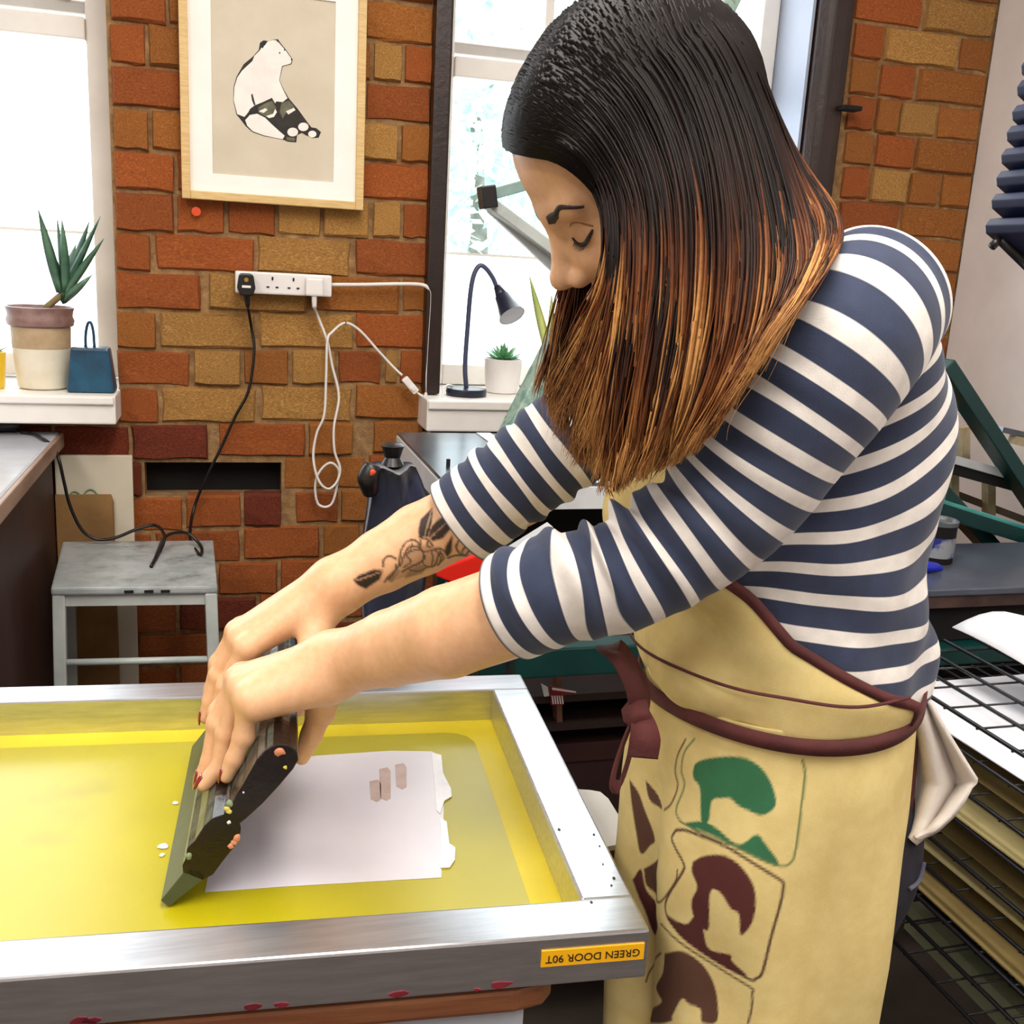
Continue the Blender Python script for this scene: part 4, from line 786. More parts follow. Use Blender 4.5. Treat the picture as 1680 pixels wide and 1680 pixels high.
# ------------------------------------------------------------------ implicit-surface tools
def sd_cone(P, a, b, ra, rb):
    a = np.asarray(a, np.float32); b = np.asarray(b, np.float32); ab = b-a; t = np.clip(((P-a)@ab)/float(ab@ab), 0, 1)
    return np.linalg.norm(P-a-t[:, None]*ab, axis=1)-(ra+(rb-ra)*t)
def sd_ell(P, c, r, R=None):
    q = P-np.asarray(c, np.float32)
    if R is not None: q = q@np.asarray(R, np.float32).T
    r = np.asarray(r, np.float32); k0 = np.linalg.norm(q/r, axis=1); k1 = np.linalg.norm(q/(r*r), axis=1)+1e-9
    return k0*(k0-1)/k1
def smin(a, b, k):
    h = np.maximum(k-np.abs(a-b), 0)/k; return np.minimum(a, b)-h*h*k*.25
def smax(a, b, k): return -smin(-a, -b, k)
def nets(fn, lo, hi, h):
    lo = np.asarray(lo, np.float32); n = np.ceil((np.asarray(hi)-lo)/h).astype(int)+1
    ax = [lo[i]+h*np.arange(n[i], dtype=np.float32) for i in range(3)]; D = np.empty(n, np.float32)
    G = np.stack(np.meshgrid(ax[1], ax[2], indexing='ij'), -1).reshape(-1, 2)
    step = max(1, int(400000/len(G)))
    for i in range(0, n[0], step):
        xs = ax[0][i:i+step]; P = np.empty((len(xs), len(G), 3), np.float32); P[:, :, 0] = xs[:, None]; P[:, :, 1:] = G[None]
        D[i:i+step] = fn(P.reshape(-1, 3)).reshape(len(xs), n[1], n[2])
    I = D < 0; C = [(i, j, k) for i in (0, 1) for j in (0, 1) for k in (0, 1)]
    sl = lambda A, o: A[o[0]:n[0]-1+o[0], o[1]:n[1]-1+o[1], o[2]:n[2]-1+o[2]]
    cnt = sum(sl(I, o).astype(np.int8) for o in C); mask = (cnt > 0) & (cnt < 8); idx = np.argwhere(mask)
    dv = np.stack([D[idx[:, 0]+o[0], idx[:, 1]+o[1], idx[:, 2]+o[2]] for o in C], 1); acc = np.zeros((len(idx), 3), np.float32); num = np.zeros(len(idx), np.float32)
    for a in range(8):
        for b in range(a+1, 8):
            if sum(abs(C[a][q]-C[b][q]) for q in range(3)) != 1: continue
            x = (dv[:, a] < 0) != (dv[:, b] < 0); t = np.where(x, dv[:, a]/(dv[:, a]-dv[:, b]+1e-12), 0)
            p = np.array(C[a], np.float32)+t[:, None]*(np.array(C[b], np.float32)-np.array(C[a], np.float32)); acc += np.where(x[:, None], p, 0); num += x
    V = lo+h*(idx+acc/num[:, None]); vid = np.full(mask.shape, -1, np.int64); vid[mask] = np.arange(len(idx)); Fs = []
    for axn in range(3):
        o1, o2 = [(1, 2), (2, 0), (0, 1)][axn]
        A = np.take(I, range(n[axn]-1), axn); B = np.take(I, range(1, n[axn]), axn); e = np.argwhere(A != B)
        e = e[(e[:, o1] > 0) & (e[:, o2] > 0) & (e[:, o1] < n[o1]-1) & (e[:, o2] < n[o2]-1)]
        def cell(d1, d2): q = e.copy(); q[:, o1] += d1; q[:, o2] += d2; return vid[q[:, 0], q[:, 1], q[:, 2]]
        f = np.stack([cell(-1, -1), cell(0, -1), cell(0, 0), cell(-1, 0)], 1); s = A[e[:, 0], e[:, 1], e[:, 2]]
        f[~s] = f[~s][:, ::-1]; Fs.append(f)
    return V, np.concatenate(Fs)
def grad(fn, P, e=.0008):
    P = np.asarray(P, np.float32); return np.stack([(fn(P+np.eye(3, dtype=np.float32)[i]*e)-fn(P-np.eye(3, dtype=np.float32)[i]*e))/(2*e) for i in range(3)], 1)
def snap(fn, P, off=0.0):
    P = np.asarray(P, np.float32).reshape(-1, 3).copy()
    for _ in range(6): g = grad(fn, P); P -= ((fn(P)-off)/(np.sum(g*g, 1)+1e-6))[:, None]*g
    return P

PER = thing('person', 'woman in a striped top and yellow apron leaning forward to push the squeegee', 'person', (.54, .83, 0))
# ------------------------------------------------------------------ head
def hframe(head, pitch, roll):
    h, p, r = map(math.radians, (head, pitch, roll)); Hh = np.array([math.sin(h), math.cos(h), 0])
    f = Hh*math.cos(p)-EZ*math.sin(p); g = Hh*math.sin(p)+EZ*math.cos(p); l = np.cross(g, f)
    return f, l*math.cos(r)-g*math.sin(r), g*math.cos(r)+l*math.sin(r)
HF, HL, HG = hframe(-82.7, 36.0, 9.0); HO = np.array([.317, .79, 1.536]); HS = .958
HR = np.stack([HF, HL, HG]).astype(np.float32)
HW = lambda a, b, c: HO+HS*(HF*a+HL*b+HG*c)
NB = np.array([.462, .83, 1.425])          # base of the neck
def head_local(q):
    d = sd_ell(q, (-.012, 0, .030), (.097, .075, .092))
    d = smin(d, sd_ell(q, (.030, 0, -.035), (.056, .058, .084)), .035)
    d = smin(d, sd_ell(q, (.047, 0, .040), (.040, .055, .046)), .03)
    d = smin(d, sd_ell(q, (.056, 0, -.100), (.026, .030, .025)), .035)
    for s in (1, -1):
        d = smin(d, sd_ell(q, (.044, s*.037, -.042), (.032, .023, .028)), .02)
        d = smin(d, sd_cone(q, (.0775, s*.040, .010), (.084, s*.010, .006), .0075, .0075), .016)
        d = smax(d, -sd_ell(q, (.094, s*.031, -.014), (.018, .017, .0095)), .016)
        d = smin(d, sd_ell(q, (.0655, s*.031, -.0155), (.0135, .0150, .0118)), .005)
        d = smin(d, sd_ell(q, (-.008, s*.072, -.022), (.015, .008, .026)), .008)
        d = smin(d, sd_cone(q, (.074, s*.013, -.018), (.080, s*.016, -.040), .010, .011), .014)
    d = smin(d, sd_cone(q, (.084, 0, .000), (.1035, 0, -.040), .0062, .0082), .014)
    d = smin(d, sd_ell(q, (.1045, 0, -.0455), (.0115, .0100, .0095)), .008)
    for s in (1, -1):
        d = smin(d, sd_ell(q, (.0930, s*.0125, -.0505), (.0105, .0065, .0075)), .006)
        d = smax(d, -sd_ell(q, (.0985, s*.0065, -.0585), (.0065, .0035, .004)), .003)
    d = smin(d, sd_cone(q, (.080, .020, -.0775), (.0895, 0, -.0745), .004, .0055), .008); d = smin(d, sd_cone(q, (.080, -.020, -.0775), (.0895, 0, -.0745), .004, .0055), .008)
    d = smin(d, sd_cone(q, (.078, .016, -.0825), (.0865, 0, -.0850), .004, .0058), .008); d = smin(d, sd_cone(q, (.078, -.016, -.0825), (.0865, 0, -.0850), .004, .0058), .008)
    return d
def head_fn(P):
    q = ((P-HO.astype(np.float32))@HR.T)/HS
    d = head_local(q)*HS
    d = smin(d, sd_cone(P, HW(-.030, 0, -.045), NB-(0, 0, .02), .050, .056), .03)
    return d
pieces = []; SKIN = np.array(lin('dcae86'))
V, Fq = nets(head_fn, HO-(.17, .13, .17), HO+(.20, .14, .14), .0026)
q = ((V-HO)@HR.T)/HS; colr = np.tile(SKIN, (len(V), 1))
lip = (np.abs(q[:, 1]) < .021) & (q[:, 0] > .072) & (q[:, 2] < -.0715) & (q[:, 2] > -.0895); colr[lip] = lin('b5605a')
ck = np.exp(-(((q[:, 0]-.06)/.03)**2+((np.abs(q[:, 1])-.045)/.02)**2+((q[:, 2]+.045)/.025)**2))[:, None]; colr = colr*(1-ck*.25)+np.array(lin('d08068'))*ck*.25
pieces.append((V, Fq, colr))

# ------------------------------------------------------------------ arms and hands
def HP(px, py, off):
    d = ray(px, py); o = SQO+SQN*off; return CO+d*(((o-CO)@SQN)/(d@SQN))
hpoly = np.array(hp)
def clear(p, r):
    """keep a joint at least r outside the squeegee's cross-section"""
    p = np.asarray(p, float); x = p-SQO; uv = np.array([x@SQU, x[2]]); off = x@SQN
    A = hpoly; B = np.roll(hpoly, -1, 0); ab = B-A; t = np.clip(((uv-A)*ab).sum(1)/(ab*ab).sum(1), 0, 1); c = A+t[:, None]*ab; dd = np.linalg.norm(uv-c, axis=1); i = dd.argmin()
    ins = bool(inpoly(np.array([uv[0]]), np.array([uv[1]]), [tuple(z) for z in hp])[0]); n = (uv-c[i])/(dd[i]+1e-9); s = -dd[i] if ins else dd[i]
    if ins: n = -n
    if s < r: uv = c[i]+n*r
    return SQO+SQU*uv[0]+SQN*off+EZ*uv[1]
def make_hand(elbow, fore, wrist, fingers, thumb, wr, rad=(.0110, .0099, .0089, .0075), ulnar=None):
    prim = []; tips = []
    def fn(P):
        d = sd_cone(P, elbow, fore, .0385, .0390); mid = wrist+(fore-wrist)*.5; d = smin(d, sd_cone(P, fore, mid, .0390, .0340), .004); d = smin(d, sd_cone(P, mid, wrist, .0340, wr+.0035), .004)
        palm = None
        for (m, *_r), k in fingers_w:
            c = sd_cone(P, wrist+(m-wrist)*.12, m, .0185, .0118*k); palm = c if palm is None else smin(palm, c, .020)
        d = smin(d, palm, .022)
        for (m, *_r), k in fingers_w:      # knuckles and the tendons behind them
            d = smin(d, sd_ell(P, m+EZ*.0045-SQU*.002, (.0105*k,)*3), .005); d = smin(d, sd_cone(P, m+EZ*.008, wrist+(m-wrist)*.35+EZ*.0135, .0042, .0030), .007)
        if ulnar: d = smin(d, sd_cone(P, HP(*ulnar[0]), HP(*ulnar[1]), .019, .0145), .016)
        t = [thumb_w[0], *thumb_w[1:]]
        th = sd_cone(P, t[0], t[1], .019, .0150)
        for a, b, ra, rb in ((t[1], t[2], .0125, .0105), (t[2], t[3], .0105, .0078)): th = smin(th, sd_cone(P, a, b, ra, rb), .004)
        d = smin(d, th, .014)
        for (m, p1, p2, p3), k in fingers_w:
            f = sd_cone(P, m, p1, rad[0]*k*1.08, rad[1]*k); f = smin(f, sd_ell(P, p1, (.0108*k,)*3), .004); f = smin(f, sd_cone(P, p1, p2, rad[1]*k, rad[2]*k), .003); f = smin(f, sd_cone(P, p2, p3, rad[2]*k, rad[3]*k), .003)
            d = smin(d, f, .0045)
        return d
    fingers_w = []
    for ch, k in fingers:
        w = [HP(*ch[0])]+[clear(HP(*c), r*k) for c, r in zip(ch[1:], rad[1:])]
        fingers_w.append((w, k))
    thumb_w = [HP(*thumb[0])]+[clear(HP(*c), r) for c, r in zip(thumb[1:], (.0125, .0105, .008))]
    return fn, fingers_w, thumb_w
elbL = WY(945, 966, .733); foreL = WY(735, 1036, .80); wrL = HP(556, 1088, .062)
fnL, fingL, thL = make_hand(elbL, foreL, wrL, [
    (((398, 1112, .108), (360, 1168, .110), (351, 1217, .107), (345, 1246, .105)), 1.0),
    (((392, 1118, .090), (358, 1186, .092), (346, 1246, .089), (332, 1276, .087)), 1.03),
    (((396, 1130, .070), (372, 1202, .073), (361, 1258, .070), (341, 1290, .068)), 1.0),
    (((408, 1147, .050), (400, 1208, .051), (396, 1250, .050), (384, 1277, .050)), .95)],
    ((530, 1122, .080), (526, 1166, .086), (511, 1206, .086), (495, 1242, .084)), .0245, ulnar=((535, 1118, .050), (424, 1156, .048)))
elbR = WY(850, 806, 1.02); foreR = WY(690, 885, 1.055); wrR = HP(562, 956, .205)
fnR, fingR, thR = make_hand(elbR, foreR, wrR, [
    (((406, 1066, .172), (372, 1126, .176), (358, 1167, .175), (350, 1192, .174)), 1.0),
    (((394, 1050, .192), (360, 1108, .197), (347, 1150, .196), (338, 1176, .195)), 1.03),
    (((390, 1040, .212), (360, 1088, .217), (349, 1130, .216), (342, 1155, .215)), 1.0),
    (((396, 1034, .231), (374, 1074, .235), (361, 1108, .234), (352, 1130, .233)), .92)],
    ((525, 1010, .19), (512, 1060, .165), (492, 1110, .150), (470, 1150, .140)), .0250)
def hand_piece(fn, pts, h, pad=.05):
    A = np.array(pts); return nets(fn, A.min(0)-pad, A.max(0)+pad, h)
V, Fq = hand_piece(fnL, [elbL, wrL]+[p for f, _ in fingL for p in f], .0023); pieces.append((V, Fq, np.tile(SKIN*1.08, (len(V), 1))))
V, Fq = hand_piece(fnR, [elbR, wrR]+[p for f, _ in fingR for p in f], .0017)
# tattoo on the inner right forearm: rose outlines and dark leaves, mapped flat onto that side of the arm
ta = nrm(elbR-wrR); tn = nrm(CO-foreR); tn = nrm(tn-ta*(tn@ta)); tb_ = np.cross(tn, ta)
def tcoord(P): x = P-foreR; return np.stack([x@ta, x@tb_], -1)
def tpx(pts): 
    out = []
    for x, y in pts:
        d = ray(520+x/4.2, 740+y/4.2); p = CO+d*(((foreR+tn*.034-CO)@tn)/(d@tn)); out.append(tuple(tcoord(p)))
    return out
uv = tcoord(V); nor = grad(fnR, V); face = (nor@tn > .05) & (np.abs(uv[:, 0]) < .17)
inkm = np.zeros(len(V))
for poly, s in ((((795, 390), (715, 470), (700, 540), (705, 600), (770, 590), (795, 500), (800, 430)), .97), (((965, 430), (850, 460), (790, 520), (770, 590), (800, 620), (870, 600), (920, 540)), .97), (((940, 570), (890, 650), (875, 700), (900, 735), (930, 690)), .97), (((265, 880), (300, 850), (400, 810), (465, 815), (440, 880), (345, 945), (290, 915)), .97),
                (((575, 760), (640, 640), (850, 660), (890, 740), (700, 850), (600, 870), (520, 900), (470, 890), (500, 850)), .34), (((620, 830), (700, 770), (760, 800), (720, 850), (600, 880)), .58), (((480, 890), (560, 790), (580, 830), (520, 905)), .6)):
    tp_ = tpx(poly); w_ = sum(inpoly(uv[:, 0]+a*.0007, uv[:, 1]+b*.0007, tp_).astype(float) for a in (-1, 0, 1) for b in (-1, 0, 1))/9*s*face; inkm = np.maximum(inkm, w_)
for ln in (((575, 740), (585, 680), (620, 625), (670, 612), (705, 635), (720, 670)), ((580, 790), (600, 730), (650, 690), (700, 680), (735, 690)), ((610, 700), (640, 660), (690, 655)), ((720, 640), (700, 660), (740, 690), (800, 680), (850, 670), (880, 690)), ((590, 830), (640, 800), (720, 760), (740, 700)), ((750, 720), (730, 770), (760, 800), (810, 790), (830, 730), (850, 700)), ((465, 790), (470, 740), (510, 720), (550, 740)), ((470, 900), (500, 860), (560, 800), (575, 740)), ((790, 690), (800, 740), (790, 790)), ((850, 690), (870, 740), (830, 790)), ((700, 650), (730, 600), (770, 610), (800, 650)), ((960, 560), (950, 500), (980, 455), (1060, 445)), ((960, 560), (1000, 590), (1050, 600)), ((1000, 460), (1040, 560), (1020, 600)), ((1060, 620), (1000, 690), (1020, 720), (1080, 650)), ((990, 600), (960, 660), (990, 720)), ((900, 740), (960, 720), (1040, 730)), ((620, 720), (650, 760), (600, 800)), ((660, 640), (640, 690), (600, 720)), ((770, 620), (760, 650), (790, 660)), ((640, 820), (700, 830), (760, 800)), ((820, 680), (850, 730), (840, 780)), ((500, 880), (540, 830), (550, 780))):
    L2 = np.array(tpx(ln)); L2 = spline(np.c_[L2, np.zeros(len(L2))], len(L2)*4)[:, :2]
    for a, b in zip(L2[:-1], L2[1:]):
        ab = b-a; t = np.clip(((uv-a)@ab)/(ab@ab), 0, 1); dd = np.linalg.norm(uv-a-t[:, None]*ab, axis=1); inkm = np.maximum(inkm, .85*np.clip((.0011-dd)/.0009+.5, 0, 1)*face)
for ln in (((745, 590), (790, 410)), ((780, 600), (940, 450)), ((285, 885), (455, 825))):   # pale veins in the leaves
    L2 = np.array(tpx(ln)); a, b = L2; ab = b-a; t = np.clip(((uv-a)@ab)/(ab@ab), 0, 1); dd = np.linalg.norm(uv-a-t[:, None]*ab, axis=1); inkm[(dd < .0009) & face] *= .6
colr = np.tile(SKIN*1.08, (len(V), 1)); colr = colr*(1-inkm[:, None])+np.array(lin('140f0e'))*inkm[:, None]
pieces.append((V, Fq, colr))
# hidden core: upper arms, trunk, legs and feet as one surface
shL = WY(1408, 575, .690); shR = WY(1120, 590, .99)
kneL, ankL = np.array([.50, .755, .50]), np.array([.55, .735, .09]); kneR, ankR = np.array([.50, .91, .50]), np.array([.50, .93, .09])
def core_fn(P):
    aM = WY(1205, 815, .699).astype(np.float32); d = smin(sd_cone(P, shL, aM, .034, .030), sd_cone(P, aM, elbL, .030, .030), .02); d = np.minimum(d, sd_cone(P, shR, elbR, .043, .038))
    d = smin(d, sd_ell(P, (.50, .825, 1.26), (.095, .13, .17)), .05); d = smin(d, sd_ell(P, (.515, .82, 1.00), (.09, .13, .14)), .05)
    d = smin(d, sd_cone(P, shL, NB, .03, .045), .03); d = smin(d, sd_cone(P, shR, NB, .04, .045), .03); d = smin(d, sd_cone(P, NB, HW(-.03, 0, -.06), .05, .045), .03)
    for h, k, a in (((.52, .755, .95), kneL, ankL), ((.52, .895, .95), kneR, ankR)):
        d = smin(d, sd_cone(P, h, k, .07, .05), .04); d = smin(d, sd_cone(P, k, a, .05, .034), .02); d = smin(d, sd_cone(P, a, a-(.14, 0, .055), .034, .028), .02)
    return d
V, Fq = nets(core_fn, (.12, .58, -.02), (.70, 1.10, 1.55), .012); pieces.append((V, Fq, np.tile(SKIN, (len(V), 1))))
M_skin = mat('skin', 'ffffff', 'f7f0ec', 120, rough=.42, attr='Col', bump=.03, bscale=400, sss=.12, spec=.4)
off = 0; VV = []; FF = []; CC = []
for v, f, c in pieces: VV.append(v); FF.append(f+off); CC.append(c); off += len(v)
body = obj_np('body', np.concatenate(VV), np.concatenate(FF), M_skin, PER); col_attr(body, np.concatenate(CC))
# nails
M_nail = mat('dark_red_varnish', '8c0c18', '7a0a14', 10, rough=.12, coat=.6)
for fw, nm in ((fingL, 'L'), (fingR, 'R')):
    for (m, p1, p2, p3), k in fw:
        ax = nrm(p3-p2); g = nrm(p3-p1); x = p3-SQO
        nn = nrm(np.cross(np.cross(ax, nrm(-SQU*.78+EZ*.62)), ax)); s = np.cross(ax, nn); fn = fnL if nm == 'L' else fnR
        V = []; 
        for i in range(7):
            f = i/6; c = p3+ax*(-.0055+.0165*f)+nn*(.0085*k-.0040*f*f); w = .0058*k*(math.sin(math.pi*min(1., .35+.5*f))**.6 if f < .75 else (1-f)*3.0+.2)*.95
            for j in range(5): t = (j-2)/2; V.append(c+s*w*t-nn*(w*.35*t*t)); 
        Fc = [(i*5+j, i*5+j+1, i*5+6+j, i*5+5+j) for i in range(6) for j in range(4)]
        o = obj('nail', V, Fc, M_nail, body, smooth=True); sm = o.modifiers.new('t', 'SOLIDIFY'); sm.thickness = .0012
# brows, lashes
M_hairb = mat('brow_brown', '1e0f08', '2c170d', 80, rough=.6)
for s in (1, -1):
    P = snap(head_fn, [HW(*a) for a in ((.088, s*.013, .0060), (.088, s*.021, .0082), (.084, s*.030, .0105), (.078, s*.040, .0110), (.070, s*.048, .0085))], .0008)
    P = snap(head_fn, spline(P, 24), .0008); N = grad(head_fn, P); T = np.gradient(P, axis=0); V = []
    for i, (p, nn, t) in enumerate(zip(P, N, T)):
        f = i/23; nn = nrm(nn); w = (.0046*(1-.75*f**1.6)*min(1, .55+f*4)); sd = nrm(np.cross(nn, t)); V += [p-sd*w-nn*.0014, p+nn*.0008, p+sd*w-nn*.0014]
    obj('eyebrow', V, [(i*3+j, i*3+j+1, i*3+4+j, i*3+3+j) for i in range(23) for j in range(2)], M_hairb, body, smooth=True)
    E = snap(head_fn, [HW(*a) for a in ((.081, s*.0175, -.0175), (.084, s*.024, -.0212), (.084, s*.031, -.0222), (.080, s*.038, -.0195), (.073, s*.0460, -.0130))], .0004)
    E = snap(head_fn, spline(E, 16), .0005); tube('lash_line', E, [.0007, .0014, .0017, .0020, .0009], M_hairb, body, sides=6)
    cr = snap(head_fn, [HW(*a) for a in ((.084, s*.0235, -.0075), (.084, s*.028, -.0062), (.083, s*.034, -.0060), (.076, s*.043, -.0080), (.072, s*.0475, -.0105))], .0001)
    tube('lid_crease', snap(head_fn, spline(cr, 14), .0002), [.0003, .0007, .0008, .0005], mat('lid_crease_brown', '8f5c42', '80503a', 10, rough=.6), body, sides=5)
    for i, e in enumerate(E[2:]):
        dr = nrm(HF*.75-HG*.75+HL*s*(-.35+.09*i)); tube('lash', [e, e+dr*.004, e+dr*.0065+HG*.0012], [.0005, .0003, .0001], M_hairb, body, sides=4)
# ------------------------------------------------------------------ striped top
def stripe_mat():
    m = bpy.data.materials.new('navy_white_striped_jersey'); m.use_nodes = True; nt = m.node_tree; N = nt.nodes; L = nt.links; b = N['Principled BSDF']
    b.inputs['Roughness'].default_value = .85; b.inputs['Sheen Weight'].default_value = .15; b.inputs['Specular IOR Level'].default_value = .2
    a = N.new('ShaderNodeAttribute'); a.attribute_name = 'st'; fr = N.new('ShaderNodeMath'); fr.operation = 'FRACT'; L.new(a.outputs['Fac'], fr.inputs[0])
    r = N.new('ShaderNodeValToRGB'); cr = r.color_ramp; W_ = (*lin('e6dfd8'), 1); B_ = (*lin('363d53'), 1)
    cr.elements[0].position = 0; cr.elements[0].color = W_; cr.elements[1].position = .36; cr.elements[1].color = W_
    for p, c in ((.385, B_), (.975, B_), (1.0, W_)): e = cr.elements.new(p); e.color = c
    L.new(fr.outputs[0], r.inputs[0])
    tc = N.new('ShaderNodeTexCoord'); ns = N.new('ShaderNodeTexNoise'); ns.inputs['Scale'].default_value = 55; ns.inputs['Detail'].default_value = 5; L.new(tc.outputs['Object'], ns.inputs['Vector'])
    mr = N.new('ShaderNodeMapRange'); mr.inputs[3].default_value = .72; mr.inputs[4].default_value = 1.25; L.new(ns.outputs[0], mr.inputs[0])
    hs = N.new('ShaderNodeHueSaturation'); L.new(mr.outputs[0], hs.inputs['Value']); L.new(r.outputs[0], hs.inputs['Color']); L.new(hs.outputs[0], b.inputs['Base Color'])
    n2 = N.new('ShaderNodeTexNoise'); n2.inputs['Scale'].default_value = 900; L.new(tc.outputs['Object'], n2.inputs['Vector']); bp = N.new('ShaderNodeBump'); bp.inputs['Strength'].default_value = .25; bp.inputs['Distance'].default_value = .001; L.new(n2.outputs[0], bp.inputs['Height']); L.new(bp.outputs[0], b.inputs['Normal'])
    return m
M_str = stripe_mat(); PERIOD = .0250
def st_attr(o, vals):
    a = o.data.attributes.new('st', 'FLOAT', 'POINT'); a.data.foreach_set('value', np.asarray(vals, np.float32))
def shirt_fn(P):
    d = sd_ell(P, (.500, .825, 1.24), (.112, .148, .19)); d = smin(d, sd_ell(P, (.512, .82, 1.10), (.112, .145, .15)), .05)
    d = smin(d, sd_ell(P, (.528, .83, 1.335), (.082, .140, .112)), .06)
    d = smin(d, sd_cone(P, (.475, .83, 1.395), shL+(.015, .02, .002), .058, .054), .05); d = smin(d, sd_cone(P, (.475, .83, 1.39), shR, .060, .058), .05)
    d = smin(d, sd_cone(P, (.485, .83, 1.38), NB+(.005, 0, .022), .072, .062), .05)
    d = smin(d, sd_ell(P, (.415, .765, 1.235), (.055, .06, .055)), .03); d = smin(d, sd_ell(P, (.415, .885, 1.235), (.055, .06, .055)), .03)
    # soft folds and the bulging hem at the back of the waist
    d = smin(d, sd_cone(P, (.588, .755, 1.112), (.585, .90, 1.112), .034, .034), .04)
    d = d+.0022*np.sin(P[:, 2]*70+P[:, 0]*40)*np.clip((1.3-P[:, 2])/.1, 0, 1)+.0016*np.sin(P[:, 0]*90-P[:, 2]*45)
    d = np.maximum(d, 1.070+.22*(P[:, 0]-.51)-P[:, 2])
    return np.maximum(d, (P-(NB+(-.004, 0, .030)))@np.array(nrm((-.45, 0, .89)), np.float32))
V, Fq = nets(shirt_fn, (.28, .56, 1.0), (.72, 1.12, 1.53), .0052)
shirt = obj_np('striped_top', V, Fq, M_str, PER)
wz = np.clip((V[:, 2]-1.18)/.16, 0, 1); wz = wz*wz*(3-2*wz)
st_attr(shirt, (V[:, 2]-.62*wz*(V[:, 0]-.50)+.03*(V[:, 0]-.5)+.0015*np.sin(V[:, 1]*40))/.0315)
def sleeve(name, pts, radii, folds, phase, seed, flat=.92, n=190, m=84):
    C = spline([WY(*p) for p in pts], n); P, T, A = frames(C); L = np.concatenate([[0], np.cumsum(np.linalg.norm(np.diff(C, axis=0), axis=1))]); f = L/L[-1]; phase = .352*PERIOD-L[-1]
    r = np.interp(f, np.linspace(0, 1, len(radii)), radii); am = np.interp(f, *folds); rs = np.random.RandomState(seed); ph = rs.rand(6)*6.28; V = []; S_ = []
    th = np.linspace(0, 2*math.pi, m, endpoint=False)
    for i in range(n):
        a, b = A[i]; s = L[i]
        w = (np.sin(2*math.pi*s/.034+2.2*np.cos(th-ph[0])+ph[1])*.55+np.sin(2*math.pi*s/.021+2.9*np.sin(th-ph[2])+ph[3])*.35+np.sin(3*th+s*60+ph[4])*.25)
        asym = .55+.45*np.cos(th-ph[5]); rr = np.maximum(r[i]+am[i]*w*asym-am[i]*.3, .0455)
        V.append(C[i]+np.outer(rr*np.cos(th), a)*flat+np.outer(rr*np.sin(th), b)); S_.append(np.full(m, (s+phase)/PERIOD)+.25*am[i]*w/PERIOD*1.2)
    for dr, ds in ((.0, .003), (-.004, .0032), (-.0055, -.01)):     # rolled hem
        a, b = A[-1]; rr = r[-1]+dr; c = C[-1]+T[-1]*ds; V.append(c+np.outer(rr*np.cos(th), a)*flat+np.outer(rr*np.sin(th), b)); S_.append(np.full(m, (L[-1]+.001+phase)/PERIOD))
    V = np.concatenate(V); S_ = np.concatenate(S_); k = n+3; i, j = np.meshgrid(np.arange(k-1), np.arange(m), indexing='ij'); j2 = (j+1) % m
    Fq = np.stack([i*m+j, i*m+j2, (i+1)*m+j2, (i+1)*m+j], -1).reshape(-1, 4)[:, ::-1]
    o = obj_np(name, V, Fq, M_str, shirt); st_attr(o, S_); return o, C, L
Ltot = 0
sleeve('sleeve', [(1440, 488, .715), (1388, 558, .684), (1302, 680, .686), (1208, 812, .699), (1105, 895, .713), (1010, 945, .724), (925, 965, .737), (846, 992, .762)], [.062, .064, .063, .0585, .0555, .0540, .0525, .0500, .0485], ([0, .3, .5, .62, .75, .88, .96, 1], [.001, .0018, .003, .006, .0115, .0115, .004, .0005]), .0085, 3)
sleeve('sleeve', [(1180, 560, .97), (1110, 590, .985), (1030, 650, .995), (940, 715, 1.0), (860, 775, 1.01), (800, 822, 1.02), (757, 853, 1.03)], [.068, .064, .060, .056, .053, .051, .0495], ([0, .4, .6, .8, .95, 1], [.001, .002, .006, .0075, .0025, .0005]), .0045, 8)

# ------------------------------------------------------------------ jeans and shoes
M_den = mat('black_denim', '14121c', '201d2c', 60, rough=.85, bump=.2, bscale=500)
def jeans_fn(P):
    d = sd_ell(P, (.512, .82, .985), (.106, .136, .11))
    for h, k, a in (((.552, .768, .90), kneL, ankL), ((.552, .882, .90), kneR, ankR)):
        d = smin(d, sd_cone(P, h, k, .076, .056), .03); d = smin(d, sd_cone(P, k, a, .062, .050), .02)
    d = smin(d, sd_ell(P, (.566, .768, .93), (.078, .074, .10)), .03); d = smin(d, sd_ell(P, (.566, .882, .93), (.078, .074, .10)), .03)
    return np.maximum(np.maximum(d, .085-P[:, 2]), P[:, 2]-1.06)
V, Fq = nets(jeans_fn, (.36, .60, .06), (.70, 1.06, 1.08), .008); jeans = obj_np('jeans', V, Fq, M_den, PER)
se = snap(jeans_fn, [WY(x, y, .70) for x, y in ((1480, 1452), (1505, 1448), (1525, 1437), (1540, 1420))], .0015)
tube('pocket_seam', spline(se, 16), .0022, mat('faded_seam', '5c5c6c', '48485a', 40, rough=.9), jeans, sides=6)
for a in (ankL, ankR):
    def shoe_fn(P, a=a):
        d = sd_cone(P, a+(.02, 0, -.045), a+(-.145, 0, -.055), .042, .036); d = smin(d, sd_cone(P, a, a+(.01, 0, -.04), .050, .045), .02); return np.maximum(d, .002-P[:, 2])
    V, Fq = nets(shoe_fn, a+(-.22, -.08, -.10), a+(.09, .08, .06), .007); obj_np('shoe', V, Fq, mat('black_shoe', '121212', '1c1c1c', 10, rough=.5), PER)

